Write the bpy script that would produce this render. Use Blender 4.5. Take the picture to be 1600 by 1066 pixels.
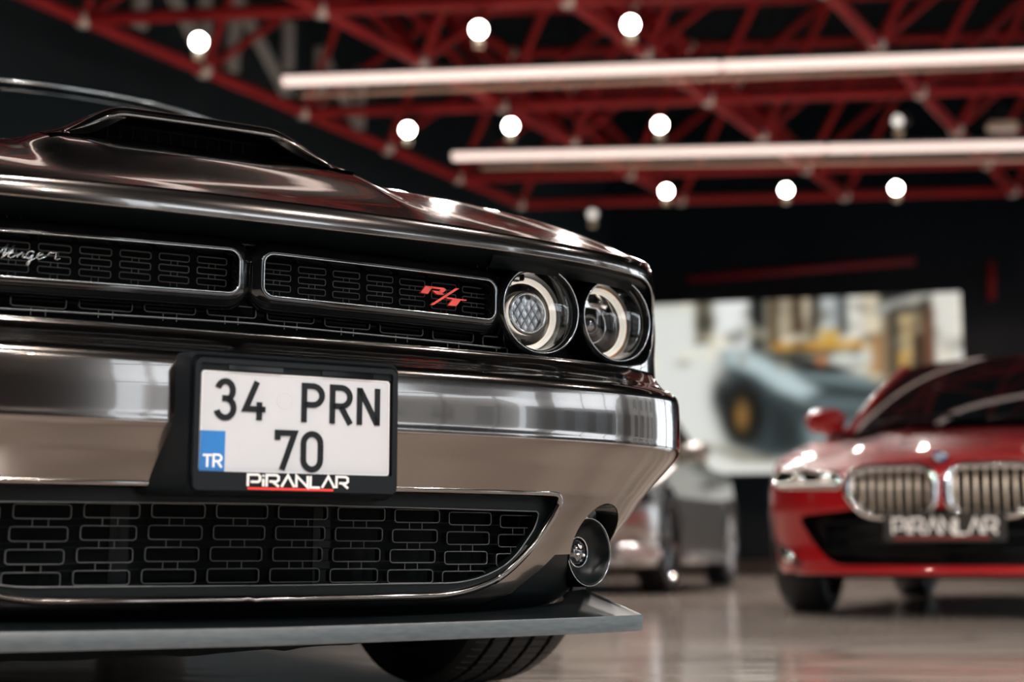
import bpy, bmesh, math, random
import numpy as np
from mathutils import Vector, Matrix
from mathutils.geometry import delaunay_2d_cdt

random.seed(4)
C = bpy.context.scene.collection
for o in list(bpy.data.objects):
    bpy.data.objects.remove(o)

# ------------------------------------------------------------------ camera, world, light, exposure
sc = bpy.context.scene
FOC, HZ, CAMH = 2222.2, 868.0, 0.28
PITCH = math.atan((HZ - 533) / FOC)
cam_d = bpy.data.cameras.new('camera')
cam_d.lens = 50; cam_d.sensor_width = 36
cam_d.dof.use_dof = True
cam_d.dof.focus_distance = 2.46
cam_d.dof.aperture_fstop = 2.0
cam_d.clip_end = 300
cam = bpy.data.objects.new('camera', cam_d); C.objects.link(cam)
cam.location = (0, 0, CAMH)
cam.rotation_euler = (math.pi / 2 + PITCH, 0, 0)
sc.camera = cam
sc.view_settings.view_transform = 'Standard'
sc.view_settings.look = 'None'
sc.view_settings.gamma = 1
sc.view_settings.use_curve_mapping = False
sc.view_settings.exposure = 0.0

w = bpy.data.worlds.new('sky'); sc.world = w; w.use_nodes = True
wn = w.node_tree.nodes; wl = w.node_tree.links
bg = wn['Background']
tc = wn.new('ShaderNodeTexCoord'); sp = wn.new('ShaderNodeSeparateXYZ'); rp = wn.new('ShaderNodeValToRGB')
wl.new(tc.outputs['Generated'], sp.inputs[0]); wl.new(sp.outputs['Z'], rp.inputs[0]); wl.new(rp.outputs[0], bg.inputs[0])
rp.color_ramp.elements[0].position = 0.0; rp.color_ramp.elements[0].color = (0.42, 0.40, 0.37, 1)
rp.color_ramp.elements[1].position = 0.02; rp.color_ramp.elements[1].color = (0.86, 0.93, 1.0, 1)
bg.inputs[1].default_value = 7.0            # overcast daylight outside the showroom windows


# ------------------------------------------------------------------ materials
def mat(name, col, rough=0.5, metal=0.0, coat=0.0, coat_rough=0.03, spec=0.5, emit=None, estr=0.0, trans=0.0, ior=1.5):
    m = bpy.data.materials.new(name); m.use_nodes = True
    b = m.node_tree.nodes['Principled BSDF']
    b.inputs['Base Color'].default_value = (*col, 1)
    b.inputs['Roughness'].default_value = rough
    b.inputs['Metallic'].default_value = metal
    b.inputs['Coat Weight'].default_value = coat
    b.inputs['Coat Roughness'].default_value = coat_rough
    b.inputs['Specular IOR Level'].default_value = spec
    b.inputs['IOR'].default_value = ior
    b.inputs['Transmission Weight'].default_value = trans
    if emit:
        b.inputs['Emission Color'].default_value = (*emit, 1)
        b.inputs['Emission Strength'].default_value = estr
    return m


def noise_col(m, c1, c2, scale=(1, 1, 1), detail=4, lo=0.35, hi=0.65, bump=0.0, dist=0.01, rough=None, coords='Object'):
    """procedural colour variation (and relief) on a material"""
    nt = m.node_tree; b = nt.nodes['Principled BSDF']
    t = nt.nodes.new('ShaderNodeTexCoord'); mp = nt.nodes.new('ShaderNodeMapping'); n = nt.nodes.new('ShaderNodeTexNoise')
    r = nt.nodes.new('ShaderNodeValToRGB')
    mp.inputs['Scale'].default_value = scale
    n.inputs['Scale'].default_value = 1.0; n.inputs['Detail'].default_value = detail
    nt.links.new(t.outputs[coords], mp.inputs[0]); nt.links.new(mp.outputs[0], n.inputs['Vector'])
    nt.links.new(n.outputs['Fac'], r.inputs[0])
    r.color_ramp.elements[0].position = lo; r.color_ramp.elements[0].color = (*c1, 1)
    r.color_ramp.elements[1].position = hi; r.color_ramp.elements[1].color = (*c2, 1)
    nt.links.new(r.outputs[0], b.inputs['Base Color'])
    if bump:
        bp = nt.nodes.new('ShaderNodeBump'); bp.inputs['Strength'].default_value = bump; bp.inputs['Distance'].default_value = dist
        nt.links.new(n.outputs['Fac'], bp.inputs['Height']); nt.links.new(bp.outputs[0], b.inputs['Normal'])
    if rough:
        mr = nt.nodes.new('ShaderNodeMapRange'); mr.inputs['To Min'].default_value = rough[0]; mr.inputs['To Max'].default_value = rough[1]
        nt.links.new(n.outputs['Fac'], mr.inputs[0]); nt.links.new(mr.outputs[0], b.inputs['Roughness'])
    return n


def glass_mat(name, tint, fac=0.08, rough=0.0):
    m = bpy.data.materials.new(name); m.use_nodes = True
    nt = m.node_tree; nt.nodes.clear()
    out = nt.nodes.new('ShaderNodeOutputMaterial'); mix = nt.nodes.new('ShaderNodeMixShader')
    tr = nt.nodes.new('ShaderNodeBsdfTransparent'); gl = nt.nodes.new('ShaderNodeBsdfGlossy'); lw = nt.nodes.new('ShaderNodeLayerWeight')
    tr.inputs[0].default_value = (*tint, 1); gl.inputs['Roughness'].default_value = rough; lw.inputs[0].default_value = 0.5
    pw = nt.nodes.new('ShaderNodeMath'); pw.operation = 'POWER'; pw.inputs[1].default_value = 4.0
    ml = nt.nodes.new('ShaderNodeMath'); ml.operation = 'MULTIPLY_ADD'; ml.inputs[1].default_value = 0.8; ml.inputs[2].default_value = fac * 0.6
    nt.links.new(lw.outputs['Facing'], pw.inputs[0]); nt.links.new(pw.outputs[0], ml.inputs[0]); nt.links.new(ml.outputs[0], mix.inputs[0])
    nt.links.new(tr.outputs[0], mix.inputs[1]); nt.links.new(gl.outputs[0], mix.inputs[2]); nt.links.new(mix.outputs[0], out.inputs[0])
    return m


M = {}
M['paint'] = mat('bronze_grey_paint', (0.18, 0.155, 0.142), 0.14, 1.0, 1.0, 0.012)
noise_col(M['paint'], (0.120, 0.106, 0.098), (0.140, 0.124, 0.115), (900, 900, 900), 1)
M['red_paint'] = mat('red_paint', (0.42, 0.006, 0.010), 0.4, 0.0, 1.0, 0.02, spec=0.2)
noise_col(M['red_paint'], (0.34, 0.004, 0.007), (0.40, 0.006, 0.009), (500, 500, 500), 1)
M['silver_paint'] = mat('silver_paint', (0.33, 0.315, 0.295), 0.34, 0.7, 1.0, 0.02)
noise_col(M['silver_paint'], (0.31, 0.295, 0.275), (0.36, 0.34, 0.32), (500, 500, 500), 1)
M['satin'] = mat('satin_black_plastic', (0.0028, 0.0048, 0.0058), 0.36, 0, 0, spec=0.18)
M['grain'] = mat('grained_black_plastic', (0.009, 0.011, 0.013), 0.42, 0, 0, spec=0.18)
noise_col(M['grain'], (0.004, 0.006, 0.0075), (0.006, 0.008, 0.010), (600, 600, 600), 2, bump=0.08, dist=0.0004)
M['gloss'] = mat('gloss_black', (0.003, 0.0035, 0.004), 0.08, 0, 0.5, 0.02)
M['matte'] = mat('matte_black', (0.0035, 0.005, 0.006), 0.75, spec=0.15)
M['cell'] = mat('grille_rim_highlight', (0.11, 0.12, 0.123), 0.35, 0.3)  # grey puts the light caught on black rims into the colour
M['dark_chrome'] = mat('dark_chrome', (0.42, 0.44, 0.45), 0.16, 1.0)
M['chrome'] = mat('chrome', (0.86, 0.87, 0.88), 0.05, 1.0)
M['reflector'] = mat('lamp_reflector', (0.94, 0.92, 0.90), 0.13, 1.0)
M['facet'] = mat('lamp_facet', (0.55, 0.60, 0.66), 0.22, 0.4)
M['facet_gap'] = mat('lamp_facet_gap', (0.035, 0.045, 0.055), 0.3)
M['halo'] = mat('frosted_halo', (0.86, 0.83, 0.76), 0.3, 0, 0.6, 0.05, emit=(1.0, 0.93, 0.82), estr=0.45)  # small glow added to brighten the white rings
M['amber'] = mat('amber_lens', (0.75, 0.33, 0.06), 0.12)
M['lens'] = glass_mat('clear_lens', (0.97, 0.98, 0.99))
M['dark_lens'] = mat('dark_projector_lens', (0.02, 0.022, 0.026), 0.03, 0, 1.0, 0.01, spec=0.9)
M['window'] = glass_mat('window_glass', (0.93, 0.95, 0.95))
M['car_glass'] = mat('tinted_glass', (0.004, 0.006, 0.007), 0.03, 0, 0.6, 0.01)
M['plate'] = mat('plate_white', (0.50, 0.515, 0.55), 0.35, 0, 0.3, 0.1)
M['ink'] = mat('plate_ink', (0.004, 0.005, 0.007), 0.4, spec=0.25)
M['blue'] = mat('plate_blue', (0.012, 0.16, 0.48), 0.3)
M['white_print'] = mat('white_print', (0.8, 0.8, 0.8), 0.4)
M['red_print'] = mat('red_print', (0.78, 0.035, 0.02), 0.4)
M['badge_red'] = mat('badge_red', (0.82, 0.045, 0.025), 0.25, 0, 0.5)
M['badge_silver'] = mat('badge_silver', (0.72, 0.76, 0.78), 0.16, 1.0)
M['rubber'] = mat('tyre_rubber', (0.010, 0.011, 0.012), 0.55, spec=0.35)
noise_col(M['rubber'], (0.008, 0.009, 0.010), (0.014, 0.014, 0.015), (60, 60, 60), 3, bump=0.1, dist=0.001)
M['edge_grey'] = mat('grey_rubber_edge', (0.085, 0.097, 0.105), 0.38)
noise_col(M['edge_grey'], (0.048, 0.060, 0.068), (0.066, 0.080, 0.088), (40, 40, 200), 4, bump=0.06, dist=0.0006)
M['rim'] = mat('rim_metal', (0.55, 0.56, 0.58), 0.22, 1.0)
M['rim_dark'] = mat('rim_dark', (0.02, 0.021, 0.023), 0.22, 0.6, 0.5)
M['brake'] = mat('brake_disc', (0.30, 0.30, 0.30), 0.35, 1.0)
M['slat'] = mat('pale_satin_slat', (0.80, 0.68, 0.56), 0.35, 0.75)
M['skirt'] = mat('bright_sill', (0.62, 0.62, 0.62), 0.25, 0.6, 0.6)
M['truss'] = mat('truss_red', (0.52, 0.010, 0.012), 0.55, 0, 0, spec=0.3)
noise_col(M['truss'], (0.27, 0.007, 0.009), (0.34, 0.011, 0.012), (3, 3, 3), 4)
M['node'] = mat('node_steel', (0.62, 0.58, 0.53), 0.32, 0.3)
M['lamp_body'] = mat('lamp_body', (0.80, 0.70, 0.52), 0.4, 0.0)
M['lamp_black'] = mat('lamp_black', (0.02, 0.02, 0.02), 0.4)
M['lamp_on'] = mat('lamp_on', (1, 1, 1), 0.5, emit=(1.0, 0.90, 0.80), estr=55)
M['lamp_dim'] = mat('lamp_dim', (0.75, 0.75, 0.72), 0.2, emit=(1.0, 0.95, 0.88), estr=0.9)  # faint glow, also given to the bulb of the unlit spotlight
M['tube_on'] = mat('tube_on', (1, 1, 1), 0.5, emit=(1.0, 0.76, 0.67), estr=1.08)
M['cord'] = mat('pale_conduit', (0.80, 0.56, 0.44), 0.4)
M['wall'] = mat('wall_black', (0.006, 0.011, 0.014), 0.55, spec=0.3)
noise_col(M['wall'], (0.008, 0.016, 0.021), (0.013, 0.024, 0.030), (0.35, 0.35, 0.35), 3)
M['wall_gloss'] = mat('wall_gloss_black', (0.0055, 0.010, 0.013), 0.16, spec=0.4)
noise_col(M['wall_gloss'], (0.006, 0.012, 0.016), (0.009, 0.016, 0.021), (0.5, 0.5, 0.5), 3)
M['wall_grey'] = mat('wall_plaster', (0.20, 0.18, 0.165), 0.7)
noise_col(M['wall_grey'], (0.18, 0.16, 0.145), (0.22, 0.20, 0.185), (0.8, 0.8, 0.8), 4, bump=0.05)
M['ceiling'] = mat('ceiling_black', (0.004, 0.008, 0.010), 0.8, spec=0.2)
noise_col(M['ceiling'], (0.003, 0.007, 0.009), (0.005, 0.010, 0.012), (0.7, 0.7, 0.7), 3)
M['letter'] = mat('wall_letter_white', (0.42, 0.43, 0.42), 0.5)
M['brown'] = mat('brown_plinth', (0.17, 0.105, 0.07), 0.4)
noise_col(M['brown'], (0.14, 0.085, 0.055), (0.20, 0.125, 0.085), (0.6, 0.6, 9), 4)
M['mullion'] = mat('mullion_grey', (0.09, 0.095, 0.10), 0.4, 0.4)
M['board_print'] = mat('board_print', (.95, .92, .88), .4)
M['board'] = mat('grey_board', (0.035, 0.033, 0.031), 0.6, spec=.2)

# glossy floor with long faint veins and a slightly wavy polish
mf = mat('floor_polished', (0.42, 0.36, 0.31), 0.065, 0, 0.0, spec=0.75)
nt = mf.node_tree; b = nt.nodes['Principled BSDF']
t = nt.nodes.new('ShaderNodeTexCoord')
mp = nt.nodes.new('ShaderNodeMapping'); mp.inputs['Scale'].default_value = (0.5, 2.2, 1); mp.inputs['Rotation'].default_value = (0, 0, 0.15)
n1 = nt.nodes.new('ShaderNodeTexNoise'); n1.inputs['Scale'].default_value = 1.0; n1.inputs['Detail'].default_value = 6; n1.inputs['Distortion'].default_value = 1.2
r1 = nt.nodes.new('ShaderNodeValToRGB')
r1.color_ramp.elements[0].position = 0.30; r1.color_ramp.elements[0].color = (0.40, 0.325, 0.275, 1)
r1.color_ramp.elements[1].position = 0.66; r1.color_ramp.elements[1].color = (0.66, 0.575, 0.51, 1)
nt.links.new(t.outputs['Object'], mp.inputs[0]); nt.links.new(mp.outputs[0], n1.inputs['Vector']); nt.links.new(n1.outputs['Fac'], r1.inputs[0])
wv = nt.nodes.new('ShaderNodeTexNoise'); wv.inputs['Scale'].default_value = 0.45; wv.inputs['Detail'].default_value = 2; wv.inputs['Distortion'].default_value = 1.6
rv = nt.nodes.new('ShaderNodeValToRGB')
for p_, c_ in ((0.478, 1.0), (0.50, 0.72), (0.522, 1.0)):
    e_ = rv.color_ramp.elements.new(p_); e_.color = (c_, c_, c_, 1)
rv.color_ramp.elements[0].color = (1, 1, 1, 1)
nt.links.new(t.outputs['Object'], wv.inputs['Vector']); nt.links.new(wv.outputs['Fac'], rv.inputs[0])
mx = nt.nodes.new('ShaderNodeMix'); mx.data_type = 'RGBA'; mx.blend_type = 'MULTIPLY'; mx.inputs[0].default_value = 1.0
nt.links.new(r1.outputs[0], mx.inputs[6]); nt.links.new(rv.outputs[0], mx.inputs[7]); nt.links.new(mx.outputs[2], b.inputs['Base Color'])
mp2 = nt.nodes.new('ShaderNodeMapping'); mp2.inputs['Scale'].default_value = (1.3, 9.0, 1)
n2 = nt.nodes.new('ShaderNodeTexNoise'); n2.inputs['Scale'].default_value = 1.0; n2.inputs['Detail'].default_value = 3
bp = nt.nodes.new('ShaderNodeBump'); bp.inputs['Strength'].default_value = 0.16; bp.inputs['Distance'].default_value = 0.012
nt.links.new(t.outputs['Object'], mp2.inputs[0]); nt.links.new(mp2.outputs[0], n2.inputs['Vector']); nt.links.new(n2.outputs['Fac'], bp.inputs['Height'])
nt.links.new(bp.outputs[0], b.inputs['Normal'])
M['floor'] = mf


# ------------------------------------------------------------------ mesh helpers
def link(name, me, m=None, parent=None):
    o = bpy.data.objects.new(name, me); C.objects.link(o)
    if m is not None: me.materials.append(m)
    if parent is not None: o.parent = parent
    return o


def mesh_obj(name, verts, faces, m, parent=None, smooth=True, normals=None):
    me = bpy.data.meshes.new(name)
    me.from_pydata([tuple(map(float, v)) for v in verts], [], [tuple(map(int, f)) for f in faces])
    if smooth: me.shade_smooth()
    if normals is not None:
        P_a = np.asarray(verts, float); F_a = np.array([f[:3] for f in faces]); N_a = np.asarray(normals, float)
        fn_ = np.cross(P_a[F_a[:, 1]] - P_a[F_a[:, 0]], P_a[F_a[:, 2]] - P_a[F_a[:, 0]])
        if (fn_ * N_a[F_a].mean(1)).sum() < 0: normals = -N_a
        me.normals_split_custom_set_from_vertices([tuple(map(float, n)) for n in normals])
    return link(name, me, m, parent)


def tag(o, label=None, cat=None, group=None, kind=None):
    if label: o['label'] = label
    if cat: o['category'] = cat
    if group: o['group'] = group
    if kind: o['kind'] = kind
    return o


def empty(name, loc=(0, 0, 0), rz=0.0):
    o = bpy.data.objects.new(name, None); C.objects.link(o)
    o.location = loc; o.rotation_euler = (0, 0, rz); o.empty_display_size = 0.1
    return o


def clone(o, parent=None, loc=None):
    c = o.copy(); C.objects.link(c)
    if parent is not None: c.parent = parent
    if loc is not None: c.location = loc
    for ch in list(o.children): clone(ch, c)
    return c


class MB:
    """collects solids into one mesh"""
    def __init__(s): s.v = []; s.f = []

    def add(s, vs, fs):
        k = len(s.v); s.v += [tuple(map(float, p)) for p in vs]; s.f += [tuple(i + k for i in f) for f in fs]; return s

    def box(s, c, d, R=None, bev=0.0):
        x, y, z = d[0] / 2, d[1] / 2, d[2] / 2
        if bev:
            vs = []
            for sx in (-1, 1):
                for sy in (-1, 1):
                    for sz in (-1, 1):
                        vs += [(sx * (x - bev), sy * (y - bev), sz * z), (sx * (x - bev), sy * y, sz * (z - bev)), (sx * x, sy * (y - bev), sz * (z - bev))]
            bm = bmesh.new()
            for p in vs: bm.verts.new(p)
            r = bmesh.ops.convex_hull(bm, input=bm.verts)
            bm.verts.index_update()
            vs = [tuple(v.co) for v in bm.verts]; fs = [tuple(v.index for v in f.verts) for f in bm.faces]; bm.free()
        else:
            vs = [(a * x, b_ * y, c_ * z) for a in (-1, 1) for b_ in (-1, 1) for c_ in (-1, 1)]
            fs = [(0, 1, 3, 2), (4, 6, 7, 5), (0, 4, 5, 1), (2, 3, 7, 6), (0, 2, 6, 4), (1, 5, 7, 3)]
        out = []
        for p in vs:
            p = Vector(p)
            if R is not None: p = R @ p
            out.append(p + Vector(c))
        return s.add(out, fs)

    def tube(s, pts, r, n=8, closed=False, caps=True):
        P = [Vector(p) for p in pts]; k = len(P); rings = []
        up = None
        for i in range(k):
            a = P[i - 1] if (i > 0 or closed) else P[i]; b_ = P[(i + 1) % k] if (i < k - 1 or closed) else P[i]
            t = (b_ - a)
            t = t.normalized() if t.length > 1e-9 else Vector((0, 0, 1))
            if up is None:
                up = Vector((0, 0, 1)) if abs(t.z) < 0.9 else Vector((1, 0, 0))
            sd = t.cross(up).normalized(); up = sd.cross(t).normalized()
            rr = r[i] if isinstance(r, (list, tuple)) else r
            rings.append([P[i] + rr * (math.cos(2 * math.pi * j / n) * sd + math.sin(2 * math.pi * j / n) * up) for j in range(n)])
        vs = [q for rg in rings for q in rg]; fs = []
        for i in range(k if closed else k - 1):
            i2 = (i + 1) % k
            for j in range(n):
                fs.append((i * n + j, i2 * n + j, i2 * n + (j + 1) % n, i * n + (j + 1) % n))
        fs = [f[::-1] for f in fs]
        if caps and not closed:
            fs.append(tuple(range(n))); fs.append(tuple((k - 1) * n + j for j in range(n))[::-1])
        return s.add(vs, fs)

    def lathe(s, prof, n=48, axis='y', c=(0, 0, 0), ccw=True):
        """prof: (radius, along) revolved about an axis through c"""
        vs = []; fs = []
        for (r, a) in prof:
            for j in range(n):
                t_ = 2 * math.pi * j / n
                if axis == 'y': p = (r * math.cos(t_), a, r * math.sin(t_))
                elif axis == 'x': p = (a, r * math.cos(t_), r * math.sin(t_))
                else: p = (r * math.cos(t_), r * math.sin(t_), a)
                vs.append((p[0] + c[0], p[1] + c[1], p[2] + c[2]))
        for i in range(len(prof) - 1):
            for j in range(n):
                f = (i * n + j, i * n + (j + 1) % n, (i + 1) * n + (j + 1) % n, (i + 1) * n + j)
                fs.append(f if ccw else f[::-1])
        return s.add(vs, fs)

    def prism(s, poly, y0, y1):
        """polygon in local x,z; thickness along y"""
        n = len(poly)
        if sum(poly[i][0] * poly[(i + 1) % n][1] - poly[(i + 1) % n][0] * poly[i][1] for i in range(n)) < 0: poly = poly[::-1]
        vs = [(x, y0, z) for x, z in poly] + [(x, y1, z) for x, z in poly]
        fs = [tuple(range(n)), tuple(range(2 * n - 1, n - 1, -1))]
        for i in range(n):
            j = (i + 1) % n; fs.append((i, i + n, j + n, j))
        return s.add(vs, fs)

    def ribbon(s, pts, wd, y0, y1, closed=False):
        """flat stroke along a polyline in local x,z with mitred corners"""
        pts = [p for i, p in enumerate(pts) if i == 0 or math.hypot(p[0] - pts[i - 1][0], p[1] - pts[i - 1][1]) > wd * .02]
        P = [Vector((p[0], p[1])) for p in pts]; k = len(P); L = []; R_ = []
        for i in range(k):
            a = P[i - 1] if (i > 0 or closed) else None; b_ = P[(i + 1) % k] if (i < k - 1 or closed) else None
            d1 = (P[i] - a).normalized() if a is not None else None; d2 = (b_ - P[i]).normalized() if b_ is not None else None
            if d1 is None: d1 = d2
            if d2 is None: d2 = d1
            n1_ = Vector((-d1.y, d1.x)); n2_ = Vector((-d2.y, d2.x)); nn = (n1_ + n2_)
            nn = nn.normalized() if nn.length > 1e-6 else n1_
            q = min(1 / max(nn.dot(n1_), 0.35), 2.4)
            L.append(P[i] + nn * wd / 2 * q); R_.append(P[i] - nn * wd / 2 * q)
        m = k if closed else k - 1
        for i in range(m):
            j = (i + 1) % k
            qd = [L[i], R_[i], R_[j], L[j]]
            s.prism([(p.x, p.y) for p in qd], y0, y1)
        return s

    def build(s, name, m, parent=None, smooth=False, autos=None):
        me = bpy.data.meshes.new(name); me.from_pydata(s.v, [], s.f)
        bm = bmesh.new(); bm.from_mesh(me); bmesh.ops.recalc_face_normals(bm, faces=bm.faces); bm.to_mesh(me); bm.free()
        if smooth:
            me.shade_smooth()
            if autos: me.set_sharp_from_angle(angle=math.radians(autos))
        return link(name, me, m, parent)


def arc(cx, cz, rx, rz, a0, a1, n=10):
    return [(cx + rx * math.cos(math.radians(a0 + (a1 - a0) * i / n)), cz + rz * math.sin(math.radians(a0 + (a1 - a0) * i / n))) for i in range(n + 1)]


def rrect(x0, x1, z0, z1, r, n=6):
    """counter-clockwise rounded rectangle in x,z"""
    return (arc(x1 - r, z1 - r, r, r, 0, 90, n) + arc(x0 + r, z1 - r, r, r, 90, 180, n) +
            arc(x0 + r, z0 + r, r, r, 180, 270, n) + arc(x1 - r, z0 + r, r, r, 270, 360, n))


def resample(poly, step, closed=True):
    out = []
    n = len(poly)
    for i in range(n if closed else n - 1):
        a = np.array(poly[i], float); b_ = np.array(poly[(i + 1) % n], float)
        d = np.linalg.norm(b_ - a)
        if d < 1e-7: continue
        k = max(1, int(math.ceil(d / step)))
        for j in range(k): out.append(tuple(a + (b_ - a) * j / k))
    if not closed: out.append(tuple(map(float, poly[-1])))
    return out


def round_poly(poly, rads, n=6):
    """round the corners of a polygon with one radius per corner"""
    out = []; k = len(poly)
    for i in range(k):
        p = Vector(poly[i]); a = Vector(poly[i - 1]); b_ = Vector(poly[(i + 1) % k]); r = rads[i]
        if r <= 0: out.append(tuple(p)); continue
        d1 = (a - p).normalized(); d2 = (b_ - p).normalized()
        p1 = p + d1 * r; p2 = p + d2 * r
        for j in range(n + 1):
            t_ = j / n
            q = p1 * (1 - t_) ** 2 + p * 2 * t_ * (1 - t_) + p2 * t_ ** 2
            out.append((q.x, q.y))
    return out


def in_poly(P, poly):
    x, y = P[:, 0], P[:, 1]; c = np.zeros(len(P), bool); n = len(poly)
    for i in range(n):
        x0, y0 = poly[i]; x1, y1 = poly[(i + 1) % n]
        if y0 == y1: continue
        m = ((y0 > y) != (y1 > y)) & (x < (x1 - x0) * (y - y0) / (y1 - y0) + x0)
        c ^= m
    return c


def seg_dist(P, poly):
    d = np.full(len(P), 1e9); n = len(poly)
    for i in range(n):
        a = np.array(poly[i]); b_ = np.array(poly[(i + 1) % n]); ab = b_ - a
        t_ = np.clip(((P - a) @ ab) / max(ab @ ab, 1e-12), 0, 1)
        d = np.minimum(d, np.linalg.norm(P - (a + t_[:, None] * ab), axis=1))
    return d


def sheet(name, outline, holes, gx, gz, fn, m, parent, eps=2e-4, flip=False):
    """a smooth skin over a 2-D outline with holes, carried to 3-D by fn, with exact normals"""
    X, Z = np.meshgrid(np.asarray(gx), np.asarray(gz)); G = np.stack([X.ravel(), Z.ravel()], 1)
    k = in_poly(G, outline)
    for h in holes: k &= ~in_poly(G, h)
    G = G[k]
    clr = 0.35 * min(np.median(np.diff(gx)), np.median(np.diff(gz)))
    for h in [outline] + holes: G = G[seg_dist(G, h) > clr]
    pts = []; edges = []
    for h in [outline] + holes:
        k0 = len(pts); pts += [Vector(p) for p in h]; edges += [(k0 + i, k0 + (i + 1) % len(h)) for i in range(len(h))]
    pts += [Vector(p) for p in G]
    vo, _, fo, *_ = delaunay_2d_cdt(pts, edges, [], 0, 1e-6)
    V = np.array([(v.x, v.y) for v in vo]); F = np.array([f[:3] for f in fo])
    cen = V[F].mean(1); k = in_poly(cen, outline)
    for h in holes: k &= ~in_poly(cen, h)
    F = F[k]
    P = fn(V[:, 0], V[:, 1])
    ds = (fn(V[:, 0] + eps, V[:, 1]) - fn(V[:, 0] - eps, V[:, 1])); dz = (fn(V[:, 0], V[:, 1] + eps) - fn(V[:, 0], V[:, 1] - eps))
    N = np.cross(ds, dz); N /= np.maximum(np.linalg.norm(N, axis=1), 1e-12)[:, None]
    if flip: F = F[:, ::-1]; N = -N
    return mesh_obj(name, P, F, m, parent, True, N)


def grid_skin(name, A, B, fn, m, parent, eps=1e-4, flip=False, normals=True, vary=None):
    """regular grid over parameters A x B carried to 3-D by fn"""
    X, Y = np.meshgrid(A, B, indexing='ij'); a = X.ravel(); b_ = Y.ravel(); P = fn(a, b_)
    na, nb = len(A), len(B); F = []
    for i in range(na - 1):
        for j in range(nb - 1):
            f = (i * nb + j, (i + 1) * nb + j, (i + 1) * nb + j + 1, i * nb + j + 1)
            F.append(f[::-1] if flip else f)
    N = None
    if normals:
        da = fn(a + eps, b_) - fn(a - eps, b_); db = fn(a, b_ + eps) - fn(a, b_ - eps)
        N = np.cross(da, db); N /= np.maximum(np.linalg.norm(N, axis=1), 1e-12)[:, None]
        if flip: N = -N
    return mesh_obj(name, P, F, m, parent, True, N)


def strip(name, A, B, m, parent, closed=True, smooth=True):
    """band between two equal polylines"""
    n = len(A); F = []
    for i in range(n if closed else n - 1):
        j = (i + 1) % n; F.append((i, j, n + j, n + i))
    o = mesh_obj(name, list(A) + list(B), F, m, parent, False)
    if smooth:
        o.data.shade_smooth(); o.data.set_sharp_from_angle(angle=math.radians(35))
    return o


def sstep(x, a, b_):
    t_ = np.clip((x - a) / (b_ - a), 0, 1); return t_ * t_ * (3 - 2 * t_)


def smooth_table(pts, sig):
    """a finely sampled, softly rounded curve through (x, y) control points"""
    x = np.array([p[0] for p in pts]); y = np.array([p[1] for p in pts])
    g = np.arange(x[0], x[-1], 0.001); f = np.interp(g, x, y)
    k = int(4 * sig / 0.001) + 1; ker = np.exp(-0.5 * (np.arange(-k, k + 1) * 0.001 / sig) ** 2); ker /= ker.sum()
    fp = np.concatenate([2 * f[0] - f[k:0:-1], f, 2 * f[-1] - f[-2:-k - 2:-1]])
    return g, np.convolve(fp, ker, 'valid')


class Shell:
    """plan curve of a car body: rounded nose, straight sides, rounded tail; widths change with height"""
    def __init__(s, W0, D, n, L, wf, ws, vp, DR=0.5, nr=3.0, blend=(0.30, 0.85), sig=0.0035, wsig=0.012, vr=None):
        th = np.linspace(0, math.pi / 2, 3000) ** 1.0
        u = W0 * np.sin(th) ** (2 / n); v = D * (1 - np.cos(th) ** (2 / n))
        ur = W0 * np.sin(th[::-1]) ** (2 / nr); vr_ = L - DR * (1 - np.cos(th[::-1]) ** (2 / nr))
        vm = np.linspace(D, L - DR, 500)[1:-1]
        U = np.concatenate([u, np.full(len(vm), W0), ur]); V = np.concatenate([v, vm, vr_])
        S = np.concatenate([[0], np.cumsum(np.hypot(np.diff(U), np.diff(V)))])
        g = np.arange(0, S[-1], 0.002)
        s.S, s.U, s.V = g, np.interp(g, S, U), np.interp(g, S, V)
        s.W0, s.L, s.blend, s.smax = W0, L, blend, S[-1]
        s.wf = smooth_table(wf, wsig); s.ws = smooth_table(ws, 0.02); s.vp = smooth_table(vp, sig)
        s.vr = smooth_table(vr, 0.02) if vr else None

    def plan(s, q):
        a = np.abs(q); return np.sign(q) * np.interp(a, s.S, s.U), np.interp(a, s.S, s.V)

    def s_of_u(s, u):
        k = s.S < s.smax * 0.35
        return np.sign(u) * np.interp(np.abs(u), s.U[k], s.S[k])

    def s_of_v(s, v):
        return np.interp(v, s.V, s.S)

    def __call__(s, q, z, off=0.0):
        u0, v0 = s.plan(q)
        be = sstep(v0, *s.blend)
        W = (1 - be) * np.interp(z, *s.wf) + be * np.interp(z, *s.ws)
        u = u0 / s.W0 * W
        v = v0 + np.interp(z, *s.vp) * (1 - be)
        if s.vr is not None:
            v = v - np.interp(z, *s.vr) * sstep(v0, s.L - 1.0, s.L - 0.2)
        P = np.stack([u, v, np.broadcast_to(z, u.shape)], -1).astype(float)
        if off:
            e = 2e-3
            d = s(q + e, z) - s(q - e, z); n = np.stack([d[..., 1], -d[..., 0], 0 * d[..., 0]], -1)
            n /= np.linalg.norm(n, axis=-1)[..., None]; P = P + n * off
        return P


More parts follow.
